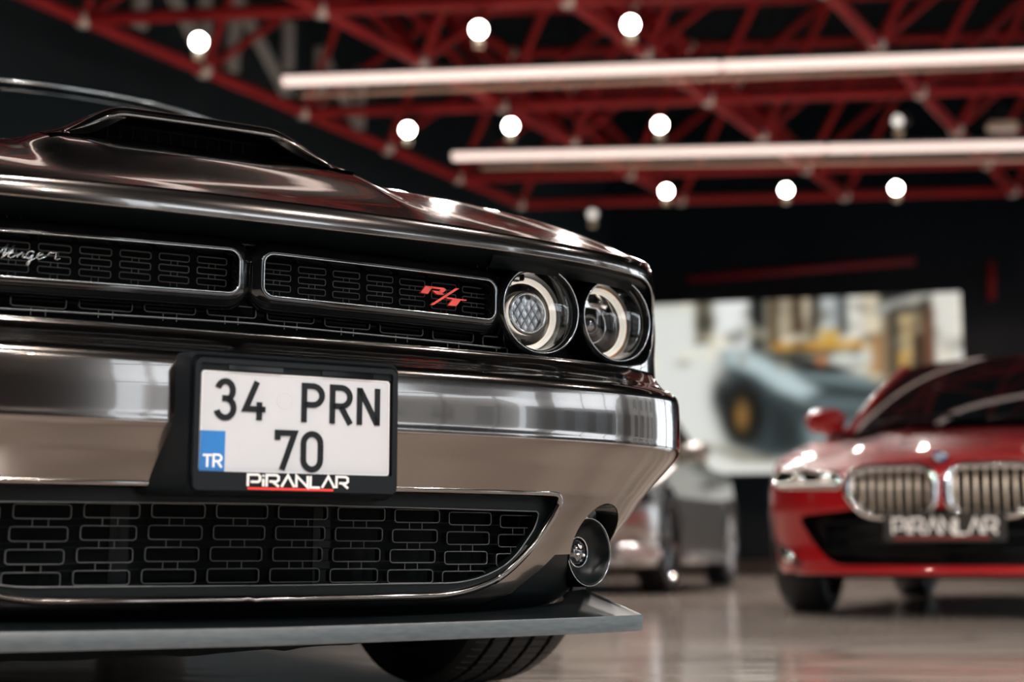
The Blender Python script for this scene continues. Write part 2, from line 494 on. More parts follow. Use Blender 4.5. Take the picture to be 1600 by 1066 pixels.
# ------------------------------------------------------------------ lettering strokes (x right, z up, height 1)
def glyph(ch):
    if ch == '3':
        return [arc(.26, .745, .235, .255, 165, -75, 14), [(.17, .53), (.29, .53)] + arc(.265, .265, .265, .265, 78, -165, 16)]
    if ch == '4': return [[(.36, 1.03), (.04, .27), (.62, .27)], [(.44, .47), (.44, -.03)]]
    if ch == 'P': return [[(.06, -.03), (.06, 1.0), (.30, 1.0)] + arc(.30, .735, .26, .265, 90, -90, 12) + [(.06, .47)]]
    if ch == 'R': return [[(.06, -.03), (.06, 1.0), (.30, 1.0)] + arc(.30, .735, .26, .265, 90, -90, 12) + [(.06, .47)], [(.30, .47), (.58, -.03)]]
    if ch == 'N': return [[(.06, -.03), (.06, 1.03)], [(.06, 1.0), (.58, 0.0)], [(.58, -.03), (.58, 1.03)]]
    if ch == '7': return [[(.04, .80), (.04, 1.0), (.58, 1.0), (.20, -.03)]]
    if ch == '0': return [arc(.29, .72, .25, .28, 0, 180, 12) + arc(.29, .28, .25, .28, 180, 360, 12) + [(.54, .72)]]
    if ch == 'T': return [[(-.02, .95), (.56, .95)], [(.27, .95), (.27, -.03)]]
    return []


def logo_strokes(ch):
    if ch == 'P': return [[(0, 0), (0, 1), (.78, 1), (.92, .86), (.92, .52), (.78, .38), (.22, .38)]], 1.12
    if ch == 'i': return [[(.06, 0), (.06, .66)], [(.06, .84), (.06, 1.0)]], .32
    if ch == 'R': return [[(0, 0), (0, 1), (.78, 1), (.92, .86), (.92, .58), (.78, .44), (.22, .44)], [(.45, .44), (.95, 0)]], 1.16
    if ch == 'A': return [[(0, 0), (.50, 1.0), (1.0, 0)]], 1.16
    if ch == 'N': return [[(0, 0), (0, 1), (.9, 0), (.9, 1)]], 1.12
    if ch == 'L': return [[(0, 1), (0, 0), (.75, 0)]], .93


def dealer_logo(parent, x0, x1, z0, z1, y, m_white, depth=0.0012, bold=0.20):
    txt = 'PiRANLAR'; tot = sum(logo_strokes(c)[1] for c in txt) - 0.2
    kx = (x1 - x0) / tot; kz = z1 - z0; x = x0
    for ch in txt:
        st, adv = logo_strokes(ch); mb = MB()
        for q in st: mb.ribbon([(x + a * kx, z0 + b_ * kz) for a, b_ in q], bold * kz, y - depth, y)
        mb.build('letter', m_white, parent)
        x += adv * kx


# ------------------------------------------------------------------ wheels
def tyre_mesh(mb, R, wd, tread=True, n=96):
    """tyre about the x axis, centred on the origin"""
    h = wd / 2
    if not tread:
        pr = [(R * .70, -h * .80), (R * .78, -h * 1.0), (R * .90, -h * .98), (R * .975, -h * .85), (R, -h * .62), (R, h * .62), (R * .975, h * .85), (R * .90, h * .98), (R * .78, h), (R * .70, h * .80)]
        mb.lathe(pr, n, 'x'); return
    g = 0.010
    xs = [(-h * .80, R * .70), (-h * 1.0, R * .78), (-h * 1.0, R * .90), (-h * .93, R * .965), (-h * .80, R * .985)]
    gro = [-.56, -.19, .19, .56]; xg = []
    for c in gro:
        xg += [(c * h - .006, 0), (c * h - .0045, -g), (c * h + .0045, -g), (c * h + .006, 0)]
    mid = [(x, R * (1 - .010 * (abs(x) / h) ** 2) + d) for x, d in xg]
    prof = xs + mid + [(-x, r) for x, r in xs[::-1]]
    rings = []
    for j in range(n):
        for kk in range(3):
            a = 2 * math.pi * (j + (0.0, .80, .90)[kk]) / n
            ring = []
            for i, (x, r) in enumerate(prof):
                sk = 0.55 * abs(x) / h * 2 * math.pi / n
                rr = r
                if kk == 2 and 3 <= i <= len(prof) - 4: rr = min(r, R - .0065)
                ring.append((x, rr * math.cos(a + sk), rr * math.sin(a + sk)))
            rings.append(ring)
    vs = [p for r in rings for p in r]; k = len(prof); N = len(rings); fs = []
    for i in range(N):
        i2 = (i + 1) % N
        for j in range(k - 1): fs.append((i * k + j, i2 * k + j, i2 * k + j + 1, i * k + j + 1))
    mb.add(vs, fs)


def wheel(parent, loc, R, wd, side, spokes=5, rim_m='rim', steer=0.0, tread=False, twist=0.0):
    """side +1: outer face towards +x"""
    w_ = empty('wheel', loc, steer); w_.parent = parent
    mb = MB(); tyre_mesh(mb, R, wd, tread); mb.build('tyre', M['rubber'], w_, True, 40)
    h = wd / 2; mb = MB()
    mb.lathe([(R * .60, -h * .7 * side), (R * .70, -h * .82 * side), (R * .66, -h * .6 * side), (R * .62, 0), (R * .66, h * .6 * side), (R * .715, h * .86 * side), (R * .70, h * .90 * side), (R * .66, h * .70 * side)], 48, 'x')
    for k in range(spokes):
        for dlt in (-.10, .10):
            a = 2 * math.pi * k / spokes + twist
            p0 = (h * .66 * side, R * .10 * math.cos(a + dlt * 3), R * .10 * math.sin(a + dlt * 3)); p1 = (h * .76 * side, R * .67 * math.cos(a + dlt), R * .67 * math.sin(a + dlt))
            mb.tube([p0, p1], [R * .045, R * .035], 6)
    mb.lathe([(0.001, h * .80 * side), (R * .12, h * .76 * side), (R * .15, h * .5 * side)], 24, 'x')
    mb.build('rim', M[rim_m], w_, True, 40)
    mb = MB(); mb.lathe([(0.01, h * .05 * side), (R * .52, h * .05 * side), (R * .52, -h * .1 * side), (0.01, -h * .1 * side)], 32, 'x')
    mb.build('brake_disc', M['brake'], w_, True, 40)
    return w_


# ================================================================== the setting
def V2(x, y): return Vector((x, y, 0))
R1 = Vector((0.968, -0.250, 0)); R2 = Vector((0.250, 0.968, 0))       # along the back wall / towards it
BW = Vector((4.9, 21.9, 0))                                            # a point of the back wall
BL = Vector((0.508, 0.861, 0))                                         # run of the left wall and of the roof chords
CEIL = 7.4

def quad_wall(name, a, b_, z0, z1, m, thick=0.2, out=None):
    """upright slab from a to b_, its inner face on the line a-b_"""
    d = (b_ - a).normalized(); n = Vector((-d.y, d.x, 0)) if out is None else out
    mb = MB(); vs = []
    for p in (a, b_, b_ + n * thick, a + n * thick):
        vs += [(p.x, p.y, z0), (p.x, p.y, z1)]
    mb.add(vs, [(0, 2, 3, 1), (2, 4, 5, 3), (4, 6, 7, 5), (6, 0, 1, 7), (1, 3, 5, 7), (0, 6, 4, 2)])
    return tag(mb.build(name, m), kind='structure')

mb = MB(); mb.add([(-16, -12, 0), (24, -12, 0), (24, 28, 0), (-16, 28, 0), (-16, -12, -0.2), (24, -12, -0.2), (24, 28, -0.2), (-16, 28, -0.2)],
                  [(0, 1, 2, 3), (7, 6, 5, 4), (0, 4, 5, 1), (1, 5, 6, 2), (2, 6, 7, 3), (3, 7, 4, 0)])
tag(mb.build('floor', M['floor']), kind='structure')
mb = MB(); mb.box((4, 8, CEIL + 0.15), (40, 40, 0.3)); tag(mb.build('ceiling', M['ceiling']), kind='structure')

wl_a = Vector((-11.2, 1.1, 0)); wl_b = wl_a + BL * 30                   # left wall, behind the roof's edge chord
quad_wall('wall_left', wl_a, wl_b, 0, CEIL, M['wall'])
quad_wall('wall_back', BW - R1 * 14, BW + R1 * 12, 0, CEIL, M['wall_gloss'])
RF = Vector((7.2, -10.0, 0)); RFE = RF + R2 * 31                        # right, glazed side
BK = Vector((-12.5, -8.6, 0))
quad_wall('wall_front', BK, Vector((7.9, -8.6, 0)), 0, CEIL, M['wall_grey'], out=Vector((0, -1, 0)))
quad_wall('wall_side', BK, Vector((-11.4, 1.3, 0)), 0, CEIL, M['wall'], out=Vector((-1, 0, 0)))

# glazed right side: a low plinth, a head wall, windows with mullions between piers
def on_right(t, z=0.0):
    p = RF + R2 * t; return Vector((p.x, p.y, z))
quad_wall('wall_right', on_right(0), on_right(31), 6.4, CEIL, M['wall'], out=R1)
quad_wall('trim_1', on_right(0), on_right(31), 0, 0.25, M['mullion'], out=R1)
nwin = 0
for k in range(7):
    t0 = 1.2 + k * 4.2; t1 = t0 + 3.7
    nwin += 1
    wm = MB()
    for tt in (t0, t0 + 1.233, t0 + 2.466, t1):
        p = on_right(tt, 3.32); wm.box(p + R1 * 0.1, (0.12, 0.07, 6.16), Matrix.Rotation(math.atan2(R1.y, R1.x), 3, 'Z'))
    for zz in (0.30, 1.25, 3.30, 4.9, 6.36):
        p = on_right((t0 + t1) / 2, zz); wm.box(p + R1 * 0.1, (0.11, t1 - t0, 0.07), Matrix.Rotation(math.atan2(R1.y, R1.x), 3, 'Z'))
    wo = tag(wm.build('window_%d' % nwin, M['mullion']), kind='structure')
    for i in range(3):
        a = on_right(t0 + 1.233 * i + .03); b_ = on_right(t0 + 1.233 * (i + 1) - .03); o_ = R1 * 0.1
        mesh_obj('pane', [(a.x + o_.x, a.y + o_.y, .3), (b_.x + o_.x, b_.y + o_.y, .3), (b_.x + o_.x, b_.y + o_.y, 6.36), (a.x + o_.x, a.y + o_.y, 6.36)], [(0, 1, 2, 3)], M['window'], wo, False)
for k in range(8):
    t0 = 1.2 + k * 4.2 - .5; a = on_right(max(t0, 0)); b_ = on_right(t0 + .5)
    quad_wall('trim_%d' % (k + 2), a, b_, 0.25, 6.4, M['wall_grey'], out=R1)

# street outside the windows
mb = MB(); mb.box((42, 8, -0.36), (70, 90, 0.3), Matrix.Rotation(math.atan2(R1.y, R1.x), 3, 'Z'))
go = mb.build('ground', mat('street_grey', (.22, .22, .22), .8)); tag(go, kind='structure')
for k, (t0, L_, hb, cb) in enumerate(((-14, 17, 8.5, (.30, .28, .26)), (5, 13, 6.5, (.12, .13, .14)), (20, 16, 9.5, (.34, .31, .28)))):
    c_ = on_right(t0 + L_ / 2) + R1 * 27; bd_ = empty('street_building', c_, math.atan2(R1.y, R1.x))
    mb = MB(); mb.box((0, 0, hb / 2 - .2), (8, L_, hb)); mb.build('wall', mat('street_wall', cb, .8), bd_)
    nw = int(L_ // 2.6)
    wmb = MB(); wmb.box((0, 0, 0), (.12, 1.3, 1.6)); wme = None
    for r_ in range(int(hb // 3)):
        for i in range(nw):
            if wme is None: o_ = wmb.build('window', M['gloss'], bd_); wme = o_.data
            else: o_ = link('window', wme, None, bd_)
            o_.location = (-4.0, -L_ / 2 + (i + .5) * L_ / nw, 1.7 + 3 * r_)
    tag(bd_, ('tall pale building across the street, nearest the photographer', 'low dark building across the street, in the middle', 'tall pale building across the street, farthest away')[k], 'building')

# plinth board along the foot of the back wall
p0 = BW - R1 * 14 - R2 * 0.08; p1 = BW + R1 * 12 - R2 * 0.08
quad_wall('baseboard_back', p0, p1, 0, 0.20, M['brown'], thick=0.079, out=R2)

# ------------------------------------------------------------------ red space frame under the ceiling
def ray(px, py):
    d = Vector(((px - 800) / FOC, 0, 0)) + Vector((0, -math.sin(PITCH), math.cos(PITCH))) * ((533 - py) / FOC) + Vector((0, math.cos(PITCH), math.sin(PITCH)))
    return d
def at_z(px, py, z):
    d = ray(px, py); return Vector((0, 0, CAMH)) + d * ((z - CAMH) / d.z)

ZB, ZT = 5.0, 6.35
P00 = at_z(657, 97, ZB)
va = (at_z(1370, 70, ZB) - P00) / 2; vb = (at_z(893, 222, ZB) - P00) / 2
va.z = vb.z = 0
frame = tag(empty('roof_space_frame', (P00.x, P00.y, ZB)), 'red tubular space frame with pale node balls hanging under the black ceiling', 'roof frame')
I0, I1, J0, J1 = -1, 4, -3, 4
def B_(i, j): return va * i + vb * j
def T_(i, j): return va * (i + .5) + vb * (j + .5) + Vector((0, 0, ZT - ZB))
def unit_tube(r, n=8):
    mb = MB(); mb.tube([(0, 0, 0), (0, 0, 1)], r, n); me = bpy.data.meshes.new('tube'); me.from_pydata(mb.v, [], mb.f); me.shade_smooth(); me.set_sharp_from_angle(angle=.9); me.materials.append(M['truss']); return me
me_ch, me_br = unit_tube(.058, 10), unit_tube(.042, 8)
mb = MB(); mb.lathe([(.001, -.085), (.05, -.07), (.078, -.035), (.085, 0), (.078, .035), (.05, .07), (.001, .085)], 14, 'z')
me_nd = bpy.data.meshes.new('node'); me_nd.from_pydata(mb.v, [], mb.f); me_nd.shade_smooth(); me_nd.materials.append(M['node'])
def bar(name, me, a, b_):
    d = b_ - a; o = link(name, me, None, frame); o.location = a
    o.rotation_mode = 'QUATERNION'; o.rotation_quaternion = Vector((0, 0, 1)).rotation_difference(d.normalized()); o.scale = (1, 1, d.length)
for i in range(I0, I1 + 1):
    for j in range(J0, J1 + 1):
        o = link('node', me_nd, None, frame); o.location = B_(i, j)
        if j < J1: bar('chord', me_ch, B_(i, j), B_(i, j + 1))
        if i < I1 and (j - J0) % 2 == 0 or (i < I1 and j == J1): bar('chord', me_ch, B_(i, j), B_(i + 1, j))
for i in range(I0, I1):
    for j in range(J0, J1):
        o = link('node', me_nd, None, frame); o.location = T_(i, j)
        if j < J1 - 1: bar('top_chord', me_ch, T_(i, j), T_(i, j + 1))
        if i < I1 - 1: bar('top_chord', me_ch, T_(i, j), T_(i + 1, j))
        for a, c_ in ((0, 0), (1, 0), (0, 1), (1, 1)): bar('brace', me_br, B_(i + a, j + c_), T_(i, j))
# hangers that carry the frame from the ceiling
mb = MB()
for i in (I0, 1, I1 - 1):
    for j in (J0, 0, J1 - 1):
        a = T_(i, j); mb.tube([a, a + Vector((0, 0, CEIL - ZT))], .02, 6)
mb.build('hanger', M['lamp_black'], frame, True)

# pale sign letters high on the left wall, behind the frame
def letter_n(px, py, hgt, wid, stroke, label):
    d = ray(px, py); n = Vector((-BL.y, BL.x, 0)); o = wl_a - n * 0.03
    t_ = ((o - Vector((0, 0, CAMH))).dot(n)) / d.dot(n); p = Vector((0, 0, CAMH)) + d * t_
    r = empty('wall_letter', p, math.atan2(BL.y, BL.x))
    mb = MB(); mb.ribbon([(-wid / 2, -hgt / 2), (-wid / 2, hgt / 2)], stroke, -.06, 0); mb.ribbon([(wid / 2, -hgt / 2), (wid / 2, hgt / 2)], stroke, -.06, 0)
    mb.ribbon([(-wid / 2, hgt / 2), (wid / 2, -hgt / 2)], stroke * .95, -.055, -.002)
    o_ = mb.build('letter_face', M['letter'], r)
    tag(r, label, 'sign letter', 'white sign letters on the left wall')
letter_n(405, 72, .86, .92, .17, 'white N sign letter on the dark wall right of the leftmost spotlight')
letter_n(268, -4, .96, .92, .17, 'white sign letter cut by the top edge of the photo, upper left')
letter_n(528, 140, .76, .80, .15, 'white sign letter half hidden under the left end of the upper light bar')

# ------------------------------------------------------------------ light bars, conduits, spotlights
def light_bar(name_px, z, px1, label, x_end):
    pass
def bar_segment(a, b_, label, group):
    c = (a + b_) / 2; d = b_ - a; L = d.length
    r = empty('light_bar', c, math.atan2(d.y, d.x)); r.rotation_euler[1] = -math.atan2(d.z, math.hypot(d.x, d.y))
    mb = MB(); mb.box((0, 0, -.012), (L - .006, .085, .075), bev=.014); mb.build('diffuser', M['tube_on'], r, False)
    mb = MB(); mb.box((0, 0, .046), (L - .002, .07, .035)); mb.build('housing', M['lamp_black'], r)
    mb = MB()
    for q in (-.4, .4): mb.tube([(q * L, 0, .06), (q * L, 0, ZT - a.z)], .006, 5)
    mb.build('suspension_wire', M['lamp_black'], r)
    tag(r, label, 'lamp', group)
ZL = 4.62
for (pxa, pya), (pxj, pyj), (pxe, pye), nm in (((441, 125), (1126, 101), (1600, 85), 'upper'), ((706, 243), (1290, 231), (1600, 225), 'lower')):
    a = at_z(pxa, pya, ZL); e_ = at_z(pxe, pye, ZL); d = (e_ - a).normalized()
    j = a + d * ((at_z(pxj, pyj, ZL) - a).dot(d))
    s1 = 'left segment of the %s long light bar, ending at the left of the hall' % nm
    s2 = 'right segment of the %s long light bar, running out of the frame at right' % nm
    bar_segment(a, j, s1, 'suspended light bars'); bar_segment(j + d * .012, j + d * ((j - a).length), s2, 'suspended light bars')
base = at_z(441, 125, ZL); dirr = (at_z(1600, 85, ZL) - base).normalized(); perp = Vector((-dirr.y, dirr.x, 0))
for k, wd_ in ((1, 'next'), (2, 'third')):
    a = base - perp * 2.5 * k - dirr * .8
    for i in range(2): bar_segment(a + dirr * 5.2 * i, a + dirr * (5.2 * i + 5.19), '%s half of the %s light bar nearer than the upper one, above the photo' % (('left', 'right')[i], wd_), 'suspended light bars')
for (pa, pb, zz, nm) in (((468, 150), (1560, 104), 4.50, 'upper'), ((752, 262), (1600, 250), 4.50, 'lower')):
    a = at_z(*pa, zz); b_ = at_z(*pb, zz); b_ = a + (b_ - a) * 1.25
    mb = MB(); mb.tube([a, b_], .017, 6)
    tag(mb.build('conduit', M['cord'], None, True), 'thin pale conduit strung just below the %s light bar' % nm, 'conduit', 'conduits under the light bars')

def spotlight(p, aim, label, group, on='lamp_on', R=.058, beam=520):
    r = empty('spotlight', p)
    d = (aim - p).normalized(); rot = Vector((0, -1, 0)).rotation_difference(d).to_matrix()
    def tr(mb): mb.v = [tuple(rot @ Vector(v)) for v in mb.v]; return mb
    mb = MB(); mb.lathe([(R * 1.06, -.012), (R * 1.22, -.016), (R * 1.24, .02), (R * 1.15, .16), (R * .7, .22), (.001, .225)], 20, 'y'); tr(mb).build('housing', M['lamp_black'], r, True, 40)
    mb = MB(); mb.lathe([(.001, -.010), (R * .7, -.008), (R * 1.06, 0.0)], 20, 'y'); tr(mb).build('bulb', M[on], r, True)
    mb = MB(); mb.box((0, -.01, -R * 1.22 - .062), (.085, .07, .062), bev=.012); mb.tube([(0, 0, -R * 1.2), (0, 0, -R * 1.2 - .04)], .014, 6); mb.build('driver_box', M['lamp_body'], r, False)
    mb = MB(); mb.tube([(-R * 1.28, .08, 0), (-R * 1.28, .08, R * 1.6), (R * 1.28, .08, R * 1.6), (R * 1.28, .08, 0)], .007, 5); mb.tube([(0, .08, R * 1.6), (0, .08, max(R * 1.9, ZB - p.z))], .009, 6)
    mb.build('yoke', M['lamp_black'], r, True, 50)
    if on == 'lamp_on':
        l = bpy.data.lights.new('beam', 'SPOT'); l.energy = beam; l.color = (1.0, .92, .85); l.spot_size = 2.3; l.spot_blend = .9; l.shadow_soft_size = .05
        lo = bpy.data.objects.new('beam', l); C.objects.link(lo); lo.parent = r; lo.location = d * .05 - Vector((0, 0, R * 2.6)); lo.rotation_euler = (d * .35 + Vector((0, 0, -1))).to_track_quat('-Z', 'Y').to_euler()
    tag(r, label, 'lamp', group); return r
VIS = [((311, 65), 'lit spotlight on the left roof chord, leftmost of all spotlights', 0),
       ((748, 46), 'lit spotlight above the left half of the upper light bar', 0),
       ((985, 38), 'lit spotlight near the top edge, above the middle of the upper light bar', 0),
       ((637, 203), 'lit spotlight on the left roof chord, left of the lower light bar end', 0),
       ((798, 197), 'lit spotlight between the two light bars, just above the left end of the lower one', 0),
       ((1031, 195), 'lit spotlight between the two light bars, above the hood edge of the near car', 0),
       ((1041, 299), 'lit spotlight under the lower light bar, leftmost of the row of three', 0),
       ((1228, 297), 'lit spotlight under the lower light bar, middle of the row of three', 0),
       ((1400, 294), 'lit spotlight under the lower light bar, rightmost of the row of three', 0),
       ((1403, 189), 'dim spotlight turned aside, between the light bars at right', 1),
       ((926, 335), 'pale spotlight with a faint added glow, low over the far end of the near hood', 2)]
for (px, py), lab, st in VIS:
    p = at_z(px, py, 4.72)
    aim = Vector((p.x * .25, 0.0, 0.4)) if st == 0 else (Vector((p.x - 5.5, p.y - 6, 2.2)) if st == 1 else Vector((p.x - 4, 2, 0)))
    spotlight(p, aim, lab, 'spotlights under the roof frame', ('lamp_on', 'lamp_dim', 'lamp_dim')[st], beam=470)
# a flat unlit floodlight further right
p = at_z(1566, 198, 4.75); r = empty('floodlight', p)
mb = MB(); mb.box((0, 0, 0), (.30, .16, .09), bev=.02); mb.build('housing', M['lamp_body'], r)
mb = MB(); mb.box((0, -.05, -.05), (.26, .12, .02)); mb.build('lens', M['node'], r)
mb = MB(); mb.tube([(-.17, 0, 0), (-.17, 0, .14), (.17, 0, .14), (.17, 0, 0)], .01, 5); mb.tube([(0, 0, .14), (0, 0, .25)], .01, 5); mb.build('bracket', M['lamp_black'], r)
tag(r, 'flat unlit floodlight just above the right end of the lower light bar', 'lamp')
# the rest of the row over the aisle behind the photographer: they light the cars and glint in the paint
for k, (x, y) in enumerate(((-4.2, -1.2), (-1.6, -2.4), (0.6, -0.2), (2.2, -3.4), (3.4, 1.2), (4.8, -2.0), (5.6, 2.4), (-2.4, 1.0), (1.4, -5.2), (4.0, -5.4))):
    spotlight(Vector((x, y, 4.72)), Vector((x * .6 + .8, y + 5, 0.3)), 'lit spotlight over the aisle behind the photographer', 'spotlights behind the photographer')
# red tubes on the back wall
def on_back(px, py, off=0.1):
    d = ray(px, py); o = BW - R2 * off; t_ = (o - Vector((0, 0, CAMH))).dot(R2) / d.dot(R2); return Vector((0, 0, CAMH)) + d * t_
mb = MB(); mb.tube([on_back(1549, 408), on_back(1549, 468)], .055, 8)
tag(mb.build('wall_stripe', M['truss'], None, True), 'short upright red pipe on the black back wall at right', 'stripe')
mb = MB(); mb.tube([on_back(1075, 437), on_back(1430, 408)], .05, 8)
tag(mb.build('wall_reflection', mat('reflection_dark_red', (0.24, .008, .012), .4), None, True), 'long thin dark red rail on the black back wall above the screen', 'reflection')  # red tube imitates the truss's reflection in the glossy wall


# ================================================================== the near muscle car (x right, y back, z up, nose at y=0)
PSI = math.radians(28)
car = empty('muscle_car', (-0.3572 - .015 * math.cos(PSI), 2.1973 - .015 * math.sin(PSI), 0.016), PSI)
tag(car, 'dark bronze grey muscle car with four round headlights and a white 34 PRN 70 plate', 'car')
LEN = 5.0
vp = [(.10, .15), (.13, .14), (.18, .072), (.195, .056), (.215, .052), (.30, .044), (.37, .034), (.42, .016), (.452, .001), (.462, -.003), (.475, -.001), (.52, 0), (.555, .003),
      (.566, .008), (.574, .020), (.585, .05), (.60, .068), (.612, .078), (.65, .078), (.74, .062), (.78, .048), (.80, .045), (1.0, .045)]
sh = Shell(.93, .42, 3.4, LEN,
           [(.10, .64), (.16, .67), (.20, .70), (.225, .715), (.265, .765), (.33, .825), (.40, .880), (.445, .922), (.47, .928), (.57, .930), (.62, .925), (.70, .922), (.78, .905), (.82, .895), (1.0, .87)],
           [(.10, .84), (.20, .90), (.35, .94), (.60, .96), (.75, .95), (.90, .925), (1.0, .90)], vp, DR=.45, nr=3.2, blend=(.34, .80),
           vr=[(.10, .25), (.25, .12), (.5, .02), (.7, .0), (1.0, .08)])
def S0(u): return .42 * (1 - (1 - np.clip(np.abs(u) / .93, 0, .999) ** 3.4) ** (1 / 3.4))
def SU(u, z):
    W = np.interp(z, *sh.wf); return sh.s_of_u(np.clip(np.asarray(u) * sh.W0 / W, -.9299, .9299))
def to_s(poly): return [(float(SU(u, z)), z) for u, z in poly]
def zE(v): return .80 + .10 * sstep(v, .25, 1.3) + .03 * sstep(v, 2.6, 3.6) - .02 * sstep(v, 4.3, 5.0)
def mirror(poly): return [(-u, z) for u, z in poly[::-1]]

# contours measured on the front (x, z)
low_half = [(0, .196), (.376, .197), (.452, .233), (.532, .305), (.560, .371), (0, .371)]
lowR = round_poly(low_half, [0, .075, .03, .06, .028, 0], 7)
lower_hole = resample(lowR + mirror(lowR), .012)
notch_half = [(0, .614), (.755, .616), (.846, .640), (.862, .7945), (0, .7945)]
ntR = round_poly(notch_half, [0, .05, .06, .085, 0], 9)
notch = resample(ntR + mirror(ntR), .012)
fogc = (.662, .276)
fog_hole = [(fogc[0] + .066 * math.cos(a) + .008 * (math.cos(a) > 0) * math.cos(a), fogc[1] + .066 * math.sin(a) + .014 * max(0, math.sin(a)) * (1 + math.cos(a))) for a in np.linspace(0, 2 * math.pi, 41)[:-1]]
VW = .80; VWR = VW + 2.95
def arch(vc, sg):
    sc_ = float(sh.s_of_v(vc)); return [(sg * (sc_ + .405 * math.cos(a)), .348 + .405 * math.sin(a)) for a in np.linspace(0, 2 * math.pi, 49)[:-1]]
holes = [to_s(lower_hole), to_s(notch), to_s(fog_hole), to_s(mirror(fog_hole)), arch(VW, 1), arch(VW, -1), arch(VWR, 1), arch(VWR, -1)]
se = sh.smax - .004
bottom = [(0, .178), (float(SU(.385, .176)), .176), (float(SU(.467, .200)), .200), (float(SU(.525, .238)), .238), (float(SU(.556, .265)), .265), (float(SU(.60, .266)), .266), (float(sh.s_of_v(.40)), .266), (float(sh.s_of_v(.44)), .200), (se, .26)]
tops = [(q, float(zE(sh.plan(q)[1]))) for q in np.linspace(se, 0, 260)]
right = resample(bottom, .02, False) + tops[:-1]
outline = right + [(-a, b_) for a, b_ in right[::-1][:-1]][0:]
outline = [p for i, p in enumerate(outline) if i == 0 or (abs(p[0] - outline[i - 1][0]) + abs(p[1] - outline[i - 1][1])) > 1e-6]
gs = np.concatenate([-np.arange(1.35, se, .05)[::-1], np.arange(-1.34, 1.35, .012), np.arange(1.35, se, .05)])
gz = np.concatenate([np.arange(.186, .44, .012), np.arange(.44, .48, .003), np.arange(.48, .555, .010), np.arange(.555, .62, .003), np.arange(.625, .93, .012)])
body = sheet('body', outline, holes, gs, gz, lambda a, b_: sh(a, b_), M['paint'], car)

def contour(poly, off=0.0, dy=0.0, scale=1.0, zs=None):
    P = sh(np.array([p[0] for p in to_s(poly)]), np.array([p[1] for p in poly]), off)
    P[:, 1] += dy; P[:, 0] *= scale
    if zs is not None: P[:, 2] = zs(P[:, 2])
    return P
# rolled painted edge of the lower intake and the bright line along it
mb = MB(); mb.tube(contour(lower_hole, -.004), .0065, 8, closed=True); mb.build('intake_lip', M['paint'], car, True)
mb = MB(); mb.tube(contour(notch, -.003), .003, 8, closed=True); mb.build('grille_opening_lip', M['paint'], car, True)

# hood, one sheet from the nose lip to the cowl
T0x = np.array([-.2, 0, .05, .1, .2, .3, .4, .5, .65, .9, 1.4, 2.0]); T0z = np.array([.730, .8085, .831, .855, .899, .941, .981, 1.013, 1.040, 1.056, 1.068, 1.08])
_g = np.arange(-.2, 2.0, .01); _f = np.interp(_g, T0x, T0z); _k = np.exp(-.5 * (np.arange(-12, 13) / 2.5) ** 2); _k /= _k.sum()
T0t = np.convolve(np.pad(_f, 12, mode='edge'), _k, 'valid')
def hood_top(u, v):
    vv = v - .6 * S0(np.clip(np.abs(u), 0, .90)) * (1 - sstep(v, .4, .9))
    return np.interp(vv, _g, T0t) - .030 * (np.abs(u) / .8) ** 2 + .020 * (1 - sstep(np.abs(u), .27, .34)) * sstep(v, .10, .40)
VH = 1.40
def lid_fn(q, k):
    v0 = sh.plan(q)[1]; P = sh(q, zE(v0)); k = np.clip(k, 1e-4, 1)
    sv = np.clip(v0, .75, None); u = P[:, 0] * k; v = sv + (P[:, 1] - sv) * k
    R = np.hypot(P[:, 0], P[:, 1] - sv); d = (1 - k) * R
    side = sstep(v0, .1, .6); r = .008 + .10 * side
    rnd = np.sqrt(np.clip(1 - (1 - np.clip(d / r, 0, 1)) ** 2, 0, 1))
    ze = zE(v0); T = np.maximum(hood_top(u, v), ze + .006)
    return np.stack([u, v, ze + (T - ze) * rnd], -1)
sH = float(sh.s_of_v(VH)); kk = 1 - np.concatenate([np.linspace(0, .05, 26) ** 1.35 * (.05 / .05 ** 1.35), np.linspace(.06, .16, 12), np.linspace(.18, 1.0, 46)])
qs = np.concatenate([-np.arange(1.2, sH, .03)[::-1], np.linspace(-1.19, 1.19, 240), np.arange(1.2, sH, .03)])
hood = grid_skin('hood', qs, kk, lid_fn, M['paint'], car, eps=2e-5)

# scoop: raised cover with an open front, mesh bars inside
def gsc(u): return 1 - sstep(np.abs(u), .135, .285)
def scoop_top(u, v): return hood_top(u, v) + .062 * gsc(u) * (1 - sstep(v, .75, 1.32)) + .001
def vfr(u): return .47 - .05 * sstep(np.abs(u), .15, .28)
def scoop_fn(a, t_):
    v = vfr(a) + t_ * (1.33 - vfr(a))
    z = scoop_top(a, v)
    edge = np.clip(t_ / .02, 0, 1)
    return np.stack([a, v, z - .010 * gsc(a) * (1 - np.sqrt(1 - (1 - edge) ** 2))], -1)
scoop = grid_skin('scoop_cover', np.linspace(-.29, .29, 90), np.concatenate([np.linspace(0, .02, 9), np.linspace(.04, 1, 40)]), scoop_fn, M['paint'], car)
us = np.linspace(-.288, .288, 97); top = []; low = []
for u in us:
    v = float(vfr(u)); zt = float(scoop_top(u, v)) - .010 * float(gsc(u)); zh = float(hood_top(u, v))
    cl = float(np.clip((abs(u) - .125) / .11, 0, 1)); zl = (zt - .004) * (1 - cl) + (zh - .006) * cl
    top.append((u, v, zt)); low.append((u, v + .004 * (1 - cl) - .03 * cl, min(zl, zt - .001)))
strip('scoop_lip', top, low, M['paint'], scoop, False)
mb = MB(); mb.tube([(u, v - .002, z - .005) for u, v, z in top if abs(u) < .262], .0055, 8); mb.build('scoop_edge', M['paint'], scoop, True)
mb = MB()
lo2 = [(u, .62, min(float(hood_top(u, .62)) + .045, float(scoop_top(u, .62)) - .006)) for u in us]
